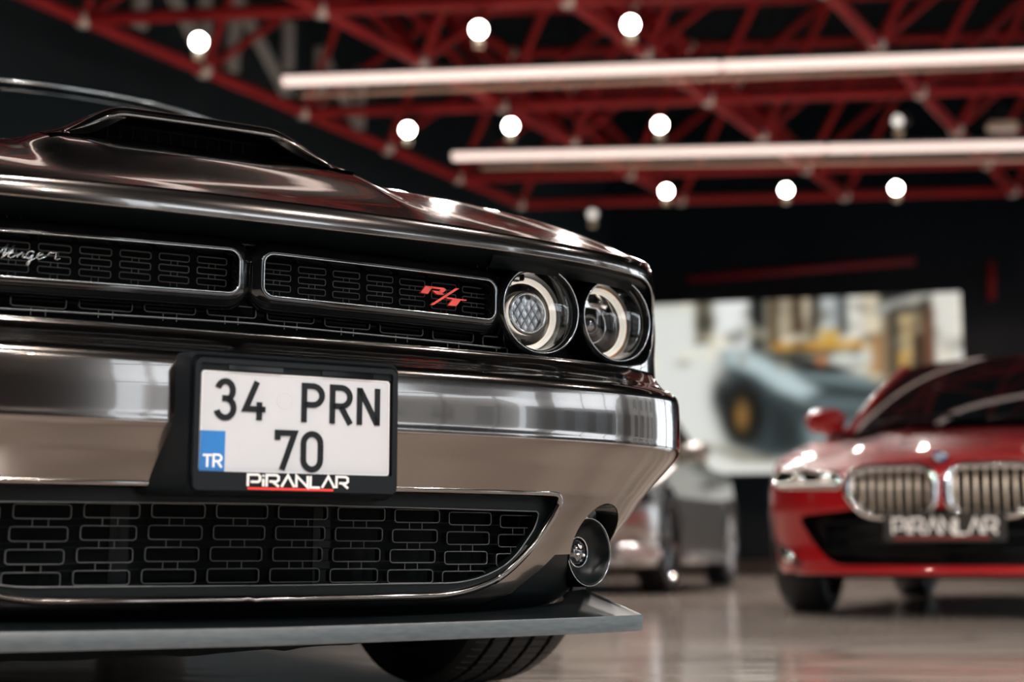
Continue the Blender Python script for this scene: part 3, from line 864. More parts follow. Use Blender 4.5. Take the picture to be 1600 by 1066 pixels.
fs = [(i, i + 1, 97 + i + 1, 97 + i) for i in range(96)]; mb.add(low + lo2, fs)
mb.add([(u, .62, float(hood_top(u, .62)) - .01) for u in us] + lo2, fs)
mb.build('scoop_throat', M['matte'], scoop, True)
mb = MB(); mb.add([(u, .475 + .14 * t_, float(hood_top(u, .475 + .14 * t_)) + .0015) for t_ in (0, .5, 1) for u in np.linspace(-.16, .16, 33)], [(r_ * 33 + i, r_ * 33 + i + 1, (r_ + 1) * 33 + i + 1, (r_ + 1) * 33 + i) for r_ in range(2) for i in range(32)])
mb.build('scoop_floor', M['matte'], scoop, True)
mb = MB(); mb.box((0, 0, .014), (.0022, .003, .030)); b0 = None
for k in range(14):
    u = -.156 + .024 * k
    if b0 is None: b0 = mb.build('scoop_bar', M['satin'], scoop); ob = b0
    else: ob = link('scoop_bar', b0.data, None, scoop)
    ob.location = (u, .545, float(hood_top(u, .545)) + .002)
mb = MB(); mb.tube([(u, .542, float(hood_top(u, .545)) + .029) for u in np.linspace(-.16, .16, 20)], .0016, 5); mb.tube([(u, .542, float(hood_top(u, .545)) + .004) for u in np.linspace(-.16, .16, 20)], .0014, 5)
mb.build('scoop_rail', M['satin'], scoop, True)
mb = MB(); mb.lathe([(.0045, -.012), (.0045, .004), (.001, .005)], 10, 'z', (0, 0, 0)); nz = mb.build('washer_nozzle', M['satin'], hood, True)
nz.location = (-.33, 1.2, float(hood_top(-.33, 1.2)) + .006)

# recess behind the nose: satin surround, black back wall
cA = contour(notch, -.003); zc = .70
cB = cA.copy(); cB[:, 1] += .050; cB[:, 0] *= .990; cB[:, 2] = np.where(cB[:, 2] > zc, cB[:, 2] - .006, cB[:, 2] + .008)
cC = cA.copy(); cC[:, 1] += .115; cC[:, 0] *= .975; cC[:, 2] = np.where(cC[:, 2] > zc, cC[:, 2] - .016, cC[:, 2] + .012)
strip('grille_surround', cA, cB, M['satin'], car); strip('grille_surround', cB, cC, M['satin'], car)
for sg in (1, -1):
    brow = MB()
    us_ = np.linspace(.43, .845, 24) * sg
    f_ = [(u, float(S0(u)) + .078, .792 - .006 * (abs(u) > .8)) for u in us_]; g_ = [(u, float(S0(u)) + .098, .7715) for u in us_]; h_ = [(u, float(S0(u)) + .118, .795) for u in us_]
    k = len(us_); brow.add(f_ + g_ + h_, [(i, i + 1, k + i + 1, k + i) for i in range(k - 1)] + [(k + i, k + i + 1, 2 * k + i + 1, 2 * k + i) for i in range(k - 1)])
    brow.build('lamp_brow', M['satin'], car, True)
def flat_panel(name, poly, fnv, m, step=.02, parent=None):
    P = np.array(poly); gx = np.arange(P[:, 0].min(), P[:, 0].max(), step); gz_ = np.arange(P[:, 1].min(), P[:, 1].max(), step)
    return sheet(name, poly, [], gx, gz_, lambda a, b_: np.stack([a, fnv(a, b_), b_], -1), m, parent or car)
flat_panel('grille_backing', resample(rrect(-.885, .885, .596, .802, .05), .03), lambda a, b_: S0(a) * .9 + .195, M['matte'])

# upper grille: rows of slot frames
def slot_mesh(wd, ht, r, rim, depth):
    mb = MB(); p = rrect(-wd / 2, wd / 2, -ht / 2, ht / 2, r, 3)
    mb.tube([(x, 0, z) for x, z in p], rim, 4, closed=True)
    n = len(p); nf = len(mb.f); mb.add([(x, 0, z) for x, z in p] + [(x, depth, z) for x, z in p], [(i, i + n, (i + 1) % n + n, (i + 1) % n) for i in range(n)])
    me = bpy.data.meshes.new('grille_slot'); me.from_pydata(mb.v, [], mb.f); me.materials.append(M['cell']); me.materials.append(M['matte'])
    for i in range(nf, len(mb.f)): me.polygons[i].material_index = 1
    return me
def rib_mesh(ht, gap, r):
    mb = MB()
    mb.tube([(0, 0, -ht / 2), (0, 0, ht / 2)], r, 4)
    me = bpy.data.meshes.new('grille_rib'); me.from_pydata(mb.v, [], mb.f); me.materials.append(M['cell']); return me
def bar_mesh(wd, r):
    mb = MB(); mb.tube([(-wd / 2, 0, 0), (wd / 2, 0, 0)], r, 4)
    me = bpy.data.meshes.new('grille_bar'); me.from_pydata(mb.v, [], mb.f); me.materials.append(M['satin']); return me
def dS(u): return math.atan2(float(S0(u + .005) - S0(u - .005)), .01)
def put2(me, par, u, v, z, gap):
    for g_ in (-gap, gap): put('grille_rib', me, par, u + g_, v, z)
def put(name, me, par, u, v, z):
    o = link(name, me, None, par); o.location = (u, v, z); o.rotation_euler = (0, 0, dS(u)); return o
upper = empty('upper_grille', (0, 0, 0)); upper.parent = car
sl, rb, br_ = slot_mesh(.082, .0185, .005, .0010, .016), rib_mesh(.0125, .011, .0009), bar_mesh(.021, .0009)
for zr in (.784, .661):
    for k in range(-5, 6):
        u = -.019 + .1015 * k - (.008 if zr < .7 else 0)
        if abs(u) > .50: continue
        zz = zr - .010 * abs(u) / .5 - (.000 if zr > .7 else .004 * (abs(u) / .4) ** 2)
        v = float(S0(u)) + .140
        put('grille_slot', sl, upper, u, v, zz); put2(rb, upper, u, v, zz + (.016 if zr < .7 else -.016), .011)
        put2(rb, upper, u, v, zz - (.016 if zr < .7 else -.016), .011)
        put('grille_bar', br_, upper, u + .051, v + .002, zz + .008)
for k in range(6): put('grille_bar', br_, upper, -.004, .135, .684 + .0185 * k)
mb = MB(); mb.tube([(u, float(S0(u)) + .128, .6405 - .008 * (abs(u) / .5)) for u in np.linspace(-.47, .47, 40)], .0018, 5); mb.build('grille_bar', M['cell'], upper, True)

# two long rounded openings with slots inside
def oval(sg):
    x0, x1 = (.018, .449) if sg > 0 else (-.457, -.026)
    g = empty('grille_opening'); g.parent = car
    def loop(d, off):
        p = resample(rrect(x0 - d, x1 + d, .6875 - d, .7555 + d, max(.016 + d, .004), 6), .02)
        return [(u, float(S0(u)) + .115 + off, z - .006 * abs(u) / .45 * (1 if z > .72 else .6)) for u, z in p]
    def loops(lst):
        base = resample(rrect(0, 1, 0, 1, .1), .05)
        out = []
        n0 = None
        for d, off in lst:
            p = rrect(x0 - d, x1 + d, .6875 - d, .7555 + d, max(.016 + d, .004), 6)
            q = []
            for i in range(len(p)):
                a = p[i]; b_ = p[(i + 1) % len(p)]; n = 22 if math.hypot(b_[0] - a[0], b_[1] - a[1]) > .1 else 1
                for j in range(n): q.append((a[0] + (b_[0] - a[0]) * j / n, a[1] + (b_[1] - a[1]) * j / n))
            out.append([(u, float(S0(u)) + .115 + off, z - .006 * abs(u) / .45) for u, z in q])
        return out
    L = loops([(.028, .030), (.026, .014), (.018, .005), (.008, -.002), (.003, -.004), (.000, -.001), (-.002, .040)])
    n = len(L[0]); F = []
    for r_ in range(len(L) - 1):
        for i in range(n): F.append((r_ * n + i, r_ * n + (i + 1) % n, (r_ + 1) * n + (i + 1) % n, (r_ + 1) * n + i))
    mesh_obj('opening_frame', [p for l_ in L for p in l_], F, M['gloss'], g, True)
    mb = MB(); mb.tube(loops([(.0015, -.0045)])[0], .0018, 6, closed=True); tag(mb.build('edge_highlight', M['dark_chrome'], g, True), 'thin bright line standing for an edge highlight')  # bright tube added as the highlight on the gloss frame's edge
    s2, r2 = slot_mesh(.049, .0108, .0032, .0008, .010), rib_mesh(.0062, .0055, .0007)
    for zr in (.7445, .7265, .7085, .6905):
        for k in range(7):
            u = (.0515 + .0625 * k) * (1 if sg > 0 else -1) - (.008 if sg < 0 else 0)
            zz = zr - .007 * abs(u) / .45; v = float(S0(u)) + .150
            if zr > .70: put('grille_slot', s2, g, u, v, zz)
            if zr < .74: put2(r2, g, u, v, zz + .009, .0055)
    return g
gr, gl = oval(1), oval(-1)

# red two-letter badge in the right opening, chrome script in the left one
def from_zoom(cf, x, y): return (cf[0][0] + cf[1][0] * x + cf[2][0] * y, cf[0][1] + cf[1][1] * x + cf[2][1] * y)
CF = ((.23460638, .77923021), (.000186933, .0000160396), (.0000013779, -.000172003))
for pl in ([(370, 392), (424, 320), (500, 328), (447, 405)], [(424, 320), (612, 342), (640, 362), (606, 392), (560, 390), (578, 358), (488, 346)],
           [(492, 368), (578, 378), (618, 416), (540, 410)], [(473, 516), (735, 345), (772, 350), (506, 521)],
           [(628, 438), (852, 467), (846, 478), (652, 456)], [(706, 458), (792, 469), (742, 532), (656, 524)]):
    mb = MB(); mb.prism([from_zoom(CF, *p) for p in pl], .124, .131); tag(mb.build('badge_stroke', M['badge_red'], gr), 'raised red badge stroke')
CS = ((-.39890733, .78272212), (.0001520356, .0000151479), (.0000078329, -.000161385))
SCR = {'C': [[(-430, 335), (-445, 315), (-480, 318), (-530, 360), (-545, 405), (-520, 440), (-480, 435), (-440, 410)]],
       'h': [[(-440, 412), (-390, 380), (-345, 315), (-350, 300), (-375, 320), (-420, 440)], [(-405, 405), (-370, 385), (-355, 392), (-375, 430), (-360, 442), (-330, 425)]],
       'a': [[(-275, 392), (-300, 385), (-330, 410), (-325, 442), (-295, 435), (-268, 390)], [(-268, 392), (-285, 435), (-270, 446), (-240, 430), (-215, 405)]],
       'l': [[(-215, 405), (-170, 360), (-148, 318), (-160, 312), (-185, 350), (-205, 430), (-190, 447), (-150, 430), (-100, 385)]],
       'l2': [[(-40, 440), (0, 402), (72, 336)], [(78, 336), (20, 440)]],
       'l3': [[(5, 462), (40, 440), (132, 342)], [(138, 342), (78, 432), (70, 455)]],
       'e': [[(72, 430), (120, 405), (128, 392), (108, 390), (82, 420), (75, 450), (92, 462), (128, 448), (158, 425)]],
       'n': [[(158, 425), (170, 408), (158, 462)], [(162, 445), (205, 404), (222, 405), (205, 462), (222, 466), (245, 440)]],
       'g': [[(322, 408), (296, 396), (262, 408), (240, 440), (246, 464), (272, 466), (300, 440), (322, 408)], [(324, 404), (300, 452), (270, 520), (256, 536), (240, 528), (262, 498), (310, 476), (352, 448)]],
       'e2': [[(345, 452), (395, 432), (412, 412), (392, 404), (355, 425), (342, 460), (368, 476), (415, 458), (448, 440)]],
       'r': [[(448, 440), (482, 402), (490, 416), (540, 412), (520, 470), (530, 488), (575, 466)]]}
for ch, st in SCR.items():
    mb = MB()
    for q in st:
        pts = [from_zoom(CS, *p) for p in q]; mb.tube([(x, .112, z) for x, z in pts], .00115, 6)
    tag(mb.build('script_letter', M['badge_silver'], gl, True), 'chrome script letter')

# ------------------------------------------------------------------ headlights
def headlight(c, R, kind, yaw, parent):
    """sub-parts in lamp space: y = depth, front at y=0"""
    h = empty('headlight', c, yaw); h.parent = parent
    mb = MB(); mb.lathe([(R + .012, .14), (R + .012, .004), (R + .009, -.006), (R + .003, -.009), (R - .001, -.003), (R - .004, .010), (R * .945, .050), (R * .93, .056), (R * .93, .132), (.001, .135)], 64, 'y')
    mb.build('housing', M['gloss'], h, True, 50)
    mb = MB(); mb.tube([((R + .0045) * math.cos(a), -.0085, (R + .0045) * math.sin(a)) for a in np.linspace(0, 2 * math.pi, 65)[:-1]], .0015, 6, closed=True); mb.build('trim_ring', M['dark_chrome'], h, True)
    mb = MB(); mb.lathe([(R * .93, .053), (R * .90, .047), (R * .83, .047), (R * .80, .053), (R * .795, .068)], 64, 'y'); tag(mb.build('halo_ring', M['halo'], h, True, 50), 'frosted white light ring')
    if kind == 'inner':
        mb = MB(); mb.lathe([(R * .80, .062), (R * .775, .054), (R * .74, .064), (R * .725, .056), (R * .68, .070), (R * .665, .060), (R * .62, .072), (R * .60, .058), (R * .565, .046), (R * .54, .040), (R * .51, .038), (R * .475, .042), (R * .455, .060)], 64, 'y', ccw=True)
        mb.build('stepped_reflector', M['reflector'], h, True, 30)
        mb = MB(); mb.lathe([(R * .47, .050), (.001, .050)], 48, 'y'); disc = mb.build('lens_disc', M['facet_gap'], h, True)
        mb = MB(); mb.tube([(R * .475 * math.cos(a), .037, R * .475 * math.sin(a)) for a in np.linspace(0, 2 * math.pi, 49)[:-1]], .0017, 6, closed=True); mb.build('lens_ring', M['chrome'], h, True)
        # diamond facets
        a = R * .105; mbf = MB(); q = [(0, a * 1.35), (-a * .80, 0), (0, -a * 1.35), (a * .80, 0)]
        mbf.add([(x, 0, z) for x, z in q] + [(x * .5, -.003, z * .5) for x, z in q], [(0, 1, 5, 4), (1, 2, 6, 5), (2, 3, 7, 6), (3, 0, 4, 7), (4, 5, 6, 7)])
        me = bpy.data.meshes.new('lens_facet'); me.from_pydata(mbf.v, [], mbf.f); me.materials.append(M['facet'])
        for i in range(-4, 5):
            for j in range(-6, 7):
                x = (i + .5 * (j % 2)) * a * 1.95; z = j * a * 1.55
                if math.hypot(x, z) < R * .43:
                    o = link('lens_facet', me, None, h); o.location = (x, .0495, z)
    else:
        mb = MB(); mb.lathe([(R * .80, .062), (R * .775, .056), (R * .74, .066), (R * .66, .088), (R * .57, .104), (R * .50, .112), (R * .40, .114)], 64, 'y'); mb.build('bowl_reflector', M['reflector'], h, True, 40)
        mb = MB(); mb.box((0, .086, R * .50), (R * 1.0, .030, .010), bev=.002); mb.box((-R * .20, .082, R * .62), (R * .25, .026, .014), bev=.003); mb.build('cut_off_shade', M['reflector'], h)
        mb = MB(); mb.lathe([(.001, .064), (R * .16, .066), (R * .28, .073), (R * .36, .084), (R * .40, .098)], 48, 'y'); mb.build('projector_lens', M['dark_lens'], h, True)
        mb = MB(); mb.lathe([(R * .47, .114), (R * .475, .078), (R * .46, .073), (R * .44, .076), (R * .42, .098)], 48, 'y'); mb.build('projector_collar', M['gloss'], h, True, 40)
        mb = MB(); mb.tube([(R * .47 * math.cos(t_), .073, R * .47 * math.sin(t_)) for t_ in np.linspace(0, 2 * math.pi, 49)[:-1]], .0015, 6, closed=True); mb.build('projector_ring', M['chrome'], h, True)
        mb = MB(); mb.lathe([(R * .942, .0495), (R * .935, .0500), (R * .930, .0505), (R * .925, .0515)], 64, 'y')
        tag(mb.build('marker_band', M['amber'], h, True), 'thin amber band')
    mb = MB(); mb.lathe([(R - .001, .002), (R * .86, -.006), (R * .6, -.013), (R * .3, -.0165), (.001, -.0175)], 48, 'y'); mb.build('lens_cover', M['lens'], h, True)
    return h
for sg in (1, -1):
    headlight((.543 * sg, .128, .7065), .0755, 'inner', math.radians(3 * sg), car)
    headlight((.737 * sg, .178, .711), .0760, 'outer', math.radians(7 * sg), car)

# ------------------------------------------------------------------ lower intake
in_half = [(0, .217), (.395, .218), (.466, .256), (.515, .315), (.520, .340), (0, .345)]
inR = round_poly(in_half, [0, .06, .03, .02, .008, 0], 6)
inner = resample(inR + mirror(inR), .012)
cA = contour(lower_hole, -.006); cB = np.array([(u * .985, float(S0(u * .985)) + .072, z + (.006 if z < .28 else -.006)) for u, z in lower_hole])
strip('intake_return', cA, cB, M['satin'], car)
P_ = [(float(p[0]), float(p[2])) for p in cB]
sheet('lower_grille_frame', P_, [inner], np.arange(-.56, .56, .015), np.arange(.19, .38, .012), lambda a, b_: np.stack([a, S0(a) + .072, b_], -1), M['satin'], car)
strip('frame_return', np.array([(u, float(S0(u)) + .072, z) for u, z in inner]), np.array([(u, float(S0(u)) + .115, z) for u, z in inner]), M['satin'], car)
mb = MB(); mb.tube([(u, float(S0(u)) + .0705, z) for u, z in inner], .0014, 5, closed=True); mb.build('frame_highlight', M['cell'], car, True)  # thin grey tube drawn as a highlight along the frame's inner edge
lower = empty('lower_grille'); lower.parent = car
s3, r3, b3 = slot_mesh(.083, .0215, .005, .00095, .02), rib_mesh(.0105, .0115, .0008), bar_mesh(.022, .0010)
for r_ in range(4):
    zr = .333 - .0335 * r_
    for k in range(-5, 6):
        u = -.014 + .1015 * k - .004 * r_
        lim = np.interp(zr, [.21, .26, .34], [.43, .50, .545])
        if abs(u) > lim: continue
        v = float(S0(u)) + .094; zz = zr - .010 * (abs(u) / .48) ** 2
        put('grille_slot', s3, lower, u, v, zz); put('grille_bar', b3, lower, u + .051, v + .003, zz - .0105); put('grille_bar', b3, lower, u - .051, v + .003, zz + .0105)
        if r_ < 3: put2(r3, lower, u - .002, v + .002, zz - .0168, .0115)
flat_panel('radiator', resample(rrect(-.53, .53, .20, .36, .02), .03), lambda a, b_: S0(a) + .165, M['matte'])
for u in (-.19, .145):
    mb = MB(); mb.box((u, .165, .28), (.03, .006, .14)); mb.build('radiator_strut', M['grain'], car)

# fog lamps in the lower corners
for sg in (1, -1):
    hole = fog_hole if sg > 0 else mirror(fog_hole)
    cA = contour(hole, -.002)
    ax = Vector((math.sin(math.radians(20)) * sg, -math.cos(math.radians(20)), 0))
    cB = cA.copy() - np.array(ax) * .05; strip('fog_recess', cA, cB, M['gloss'], car)
    cen = Vector(sh(SU(np.array([fogc[0] * sg]), np.array([fogc[1]])), np.array([fogc[1]]))[0])
    f_ = empty('fog_lamp', cen - ax * .012 + Vector((0, 0, -.006)), math.radians(20) * sg); f_.parent = car
    mb = MB(); mb.lathe([(.064, .06), (.0635, .004), (.061, -.004), (.057, -.005), (.054, .000), (.051, .006), (.045, .014), (.036, .020), (.028, .023), (.0275, .040)], 56, 'y'); mb.build('bowl', M['satin'], f_, True, 60)
    mb = MB(); mb.tube([(.0615 * math.cos(t_), -.0042, .0615 * math.sin(t_)) for t_ in np.linspace(0, 2 * math.pi, 57)[:-1]], .0011, 6, closed=True); mb.build('trim_ring', M['dark_chrome'], f_, True)
    mb = MB(); mb.lathe([(.0270, .030), (.023, .024), (.014, .017), (.001, .014)], 36, 'y'); mb.build('lens', M['dark_lens'], f_, True)
    mb = MB(); mb.tube([(.0272 * math.cos(t_), .0225, .0272 * math.sin(t_)) for t_ in np.linspace(0, 2 * math.pi, 37)[:-1]], .0012, 6, closed=True); mb.build('lens_ring', M['chrome'], f_, True)
    mb = MB()
    for (x, z, r0) in ((0, .010, .007), (-.008, -.004, .005), (.009, -.006, .006), (.0, -.016, .004), (-.013, .008, .004)): mb.lathe([(r0, .0185), (r0 * .6, .0145), (.0003, .0130)], 10, 'y', (x, 0, z))
    mb.build('lens_facet', M['reflector'], f_, True)

# black valance, splitter, undertray
vb_ = [(0, .125), (float(sh.s_of_v(.46)), .125), (float(sh.s_of_v(.46)), .27), (float(SU(.56, .268)), .2745), (float(SU(.53, .256)), .256), (float(SU(.46, .210)), .210), (float(SU(.39, .185)), .185), (0, .185)]
vb2 = resample(vb_, .02, False); vout = vb2 + [(-a, b_) for a, b_ in vb2[::-1][1:-1]]
sheet('valance', vout, [to_s(fog_hole), to_s(mirror(fog_hole))], np.arange(-1.3, 1.3, .02), np.arange(.13, .27, .012), lambda a, b_: sh(a, b_, -.004), M['satin'], car)
tt = np.linspace(-1, 1, 121)
def sp_front(t_):
    u = .690 * t_; v = -.032 + S0(u) * 1.0; return u, v
qmax = float(sh.s_of_v(.46))
FT, FB, IT, IB = [], [], [], []
for t_ in tt:
    u, v = sp_front(t_); ab = abs(t_)
    e_ = float(sstep(ab, .97, 1.0)) * .004
    FT.append((u, v + .002, .1575 + .004 * ab)); FB.append((u, v + e_, .1305 + .0035 * ab))
    q = t_ * qmax; zz = .166 + .034 * ab ** 3
    p = sh(np.array([q]), np.array([zz]))[0]; bl = ab ** 6
    IT.append((p[0] * (1 - bl) + math.copysign(.716, t_) * bl if ab > 0 else p[0], (p[1] + .006) * (1 - bl) + .262 * bl, zz)); IB.append((IT[-1][0] * .97, IT[-1][1], .136))
n = len(tt)
mesh_obj('splitter', FT + IT, [(i, i + 1, n + i + 1, n + i) for i in range(n - 1)], M['satin'], car, True)
spl = bpy.data.objects['splitter']
FT2 = [(a, b_ - .0016, c_ - .0022) for a, b_, c_ in FT]; FB2 = [(a, b_ - .0006, c_ + .002) for a, b_, c_ in FB]
mesh_obj('edge_strip', FB + FB2 + FT2 + FT, [(k * n + i, k * n + i + 1, (k + 1) * n + i + 1, (k + 1) * n + i) for k in range(3) for i in range(n - 1)], M['edge_grey'], spl, True)
mesh_obj('splitter_underside', FB + IB, [(n + i, n + i + 1, i + 1, i) for i in range(n - 1)], M['satin'], spl, True)
mb = MB()
for k in (0, n - 1): mb.add([FT[k], FB[k], IB[k], IT[k]], [(0, 1, 2, 3)])
mb.build('end_cap', M['satin'], spl)
mb = MB()
pts = []
for u in np.linspace(-.62, .50, 40):
    dip = .105 + .03 * max(0, (u + .05) / .55) ** 1.5 + random.uniform(-.003, .003)
    pts.append((u, .12 + .3 * S0(u), .136)); pts.append((u, .20, dip)); pts.append((u, .75, .135))
mb.add(pts, [(3 * i, 3 * i + 3, 3 * i + 4, 3 * i + 1) for i in range(39)] + [(3 * i + 1, 3 * i + 4, 3 * i + 5, 3 * i + 2) for i in range(39)])
mb.build('undertray', M['grain'], car, True)
mb = MB(); mb.box((0, 2.6, .19), (1.62, 4.1, .06)); mb.build('floor_pan', M['matte'], car)
mb = MB(); mb.box((0, .62, .55), (1.06, .5, .5)); mb.build('light_blocker', M['matte'], car)  # unseen dark box added to block light behind the grilles

# wheel housings and wheels
for sg in (1, -1):
    for vc in (VW, VWR):
        mb = MB()
        vs = [(x, vc + .42 * math.cos(a), .36 + .42 * math.sin(a)) for x in (.50 * sg, .88 * sg) for a in np.linspace(-.15, math.pi - .30, 25)]
        mb.add(vs, [(i, i + 1, 25 + i + 1, 25 + i) for i in range(24)] + [tuple(range(25))])
        mb.build('wheel_housing', M['matte'], car, True, 40)
for sg in (1, -1):
    wheel(car, (.70 * sg, VW, .349), .365, .265, sg, 10, 'rim_dark', math.radians(7), True)
    wheel(car, (.72 * sg, VWR, .349), .365, .255, sg, 10, 'rim_dark', 0, False)

# ------------------------------------------------------------------ number plate on its bracket
px0, px1, pz0, pz1, PV = -.1465, .1845, .3570, .5575, -.060
br = MB()
front = rrect(px0, px1, pz0, pz1, .012, 4); n = len(front)
mid = [(x * 1.0, -.048, z) for x, z in rrect(px0 - .004, px1 + .004, pz0 - .004, pz1 + .006, .014, 4)]
def flare(x, z):
    t_ = float(sstep(.575 - z, .03, .19)); return ((x - .019) * (1.04 + .22 * t_) + .019, .030 + .03 * t_, z + (.012 if z > .46 else -.004))
back = [flare(x, z) for x, z in resample(front, .5)]
inn = [(x, PV, z) for x, z in front]; inn2 = [(x, PV + .004, z) for x, z in rrect(px0 + .006, px1 - .006, pz0 + .006, pz1 - .006, .008, 4)]
def loop_faces(a, b_, n): return [(a * n + i, a * n + (i + 1) % n, b_ * n + (i + 1) % n, b_ * n + i) for i in range(n)]
nb = len(front)
bk = [flare(x, z) for x, z in front]
br.add(bk + mid + inn + inn2, loop_faces(0, 1, nb) + loop_faces(1, 2, nb) + loop_faces(2, 3, nb) + [tuple(range(3 * nb, 4 * nb))])
bracket = br.build('plate_bracket', M['grain'], car, True, 40)
pl = empty('number_plate', ((-.1318 + .1692) / 2, PV - .004, (.535 + .3835) / 2)); pl.parent = car
PWd, PHt = .300, .150
mb = MB(); mb.prism(rrect(-PWd / 2, PWd / 2, -PHt / 2, PHt / 2, .006, 4), -.001, .002); mb.build('plate_sheet', M['plate'], pl)
mb = MB(); mb.ribbon(rrect(-PWd / 2 + .0018, PWd / 2 - .0018, -PHt / 2 + .0018, PHt / 2 - .0018, .005, 4), .0012, -.0016, -.0008, closed=True); mb.build('plate_rim', M['white_print'], pl)
fr_ = MB()
fr_.ribbon(rrect(-PWd / 2 - .0065, PWd / 2 + .0065, -PHt / 2 - .012, PHt / 2 + .0135, .008, 4), .0075, -.0075, .004, closed=True)
fr_.prism(rrect(-PWd / 2 - .009, PWd / 2 + .009, -PHt / 2 - .0265, -PHt / 2 + .001, .007, 4), -.0078, .004)
fr_.prism(rrect(-PWd / 2 - .007, PWd / 2 + .007, PHt / 2 - .0005, PHt / 2 + .013, .004, 3), -.0015, .004)
frame_ = fr_.build('plate_holder', M['grain'], pl)
for x in (-.068, .078):
    mb = MB(); mb.prism([(x - .042, PHt / 2 + .0015), (x + .042, PHt / 2 + .0015), (x + .042, PHt / 2 + .0085), (x - .042, PHt / 2 + .0085)], -.0048, 0); mb.build('holder_clip', M['gloss'], pl)
def ch_at(ch, xa, xb, zt, zb, bold=.0088, m='ink', dep=.0016):
    st = glyph(ch); mb = MB(); kx = (xb - xa) / .62; kz = (zt - zb) / 1.0
    for q in st: mb.ribbon([(xa + a * kx, zb + b_ * kz) for a, b_ in q], bold, -.001 - dep, -.0009)
    mb.build('plate_character', M[m], pl)
lx = lambda px: ((px - 313) / 293.5 - .5) * PWd
r1t, r1b, r2t, r2b = PHt / 2 - .0155, PHt / 2 - .0695, PHt / 2 - .0885, PHt / 2 - .1420
for ch, a, b_ in (('3', 336.5, 366), ('4', 377.5, 409.5), ('P', 465.5, 500), ('R', 510, 544.5), ('N', 553.5, 588)): ch_at(ch, lx(a), lx(b_), r1t, r1b)
for ch, a, b_ in (('7', 427, 457), ('0', 467, 500)): ch_at(ch, lx(a), lx(b_), r2t, r2b)
mb = MB(); mb.prism([(-PWd / 2 + .0005, -PHt / 2 + .001), (-PWd / 2 + .0385, -PHt / 2 + .001), (-PWd / 2 + .0385, -PHt / 2 + .0605), (-PWd / 2 + .0005, -PHt / 2 + .0605)], -.0016, 0); tag(mb.build('country_band', M['blue'], pl), 'blue country band')
for ch, x in (('T', -PWd / 2 + .0062), ('R', -PWd / 2 + .0205)): ch_at(ch, x, x + .0145, -PHt / 2 + .0255, -PHt / 2 + .0075, .0032, 'white_print', .0012)
mb = MB(); mb.tube([(-.021 + .012 * math.cos(a), -.0006, .035 + .012 * math.sin(a)) for a in np.linspace(0, 2 * math.pi, 33)[:-1]], .0008, 5, closed=True)
mb.tube([(-.021 + .008 * math.cos(a), -.0006, .035 + .008 * math.sin(a)) for a in np.linspace(0, 2 * math.pi, 25)[:-1]], .0006, 5, closed=True); mb.build('embossed_stamp', M['plate'], pl, True)
dealer_logo(pl, -.0775, .0800, -PHt / 2 - .0195, -PHt / 2 - .0025, -.0078, M['white_print'])
mb = MB(); mb.prism([(-.0775, -PHt / 2 - .0245), (.056, -PHt / 2 - .0245), (.056, -PHt / 2 - .0212), (-.0775, -PHt / 2 - .0212)], -.0088, -.007); tag(mb.build('underline', M['red_print'], pl), 'red underline')

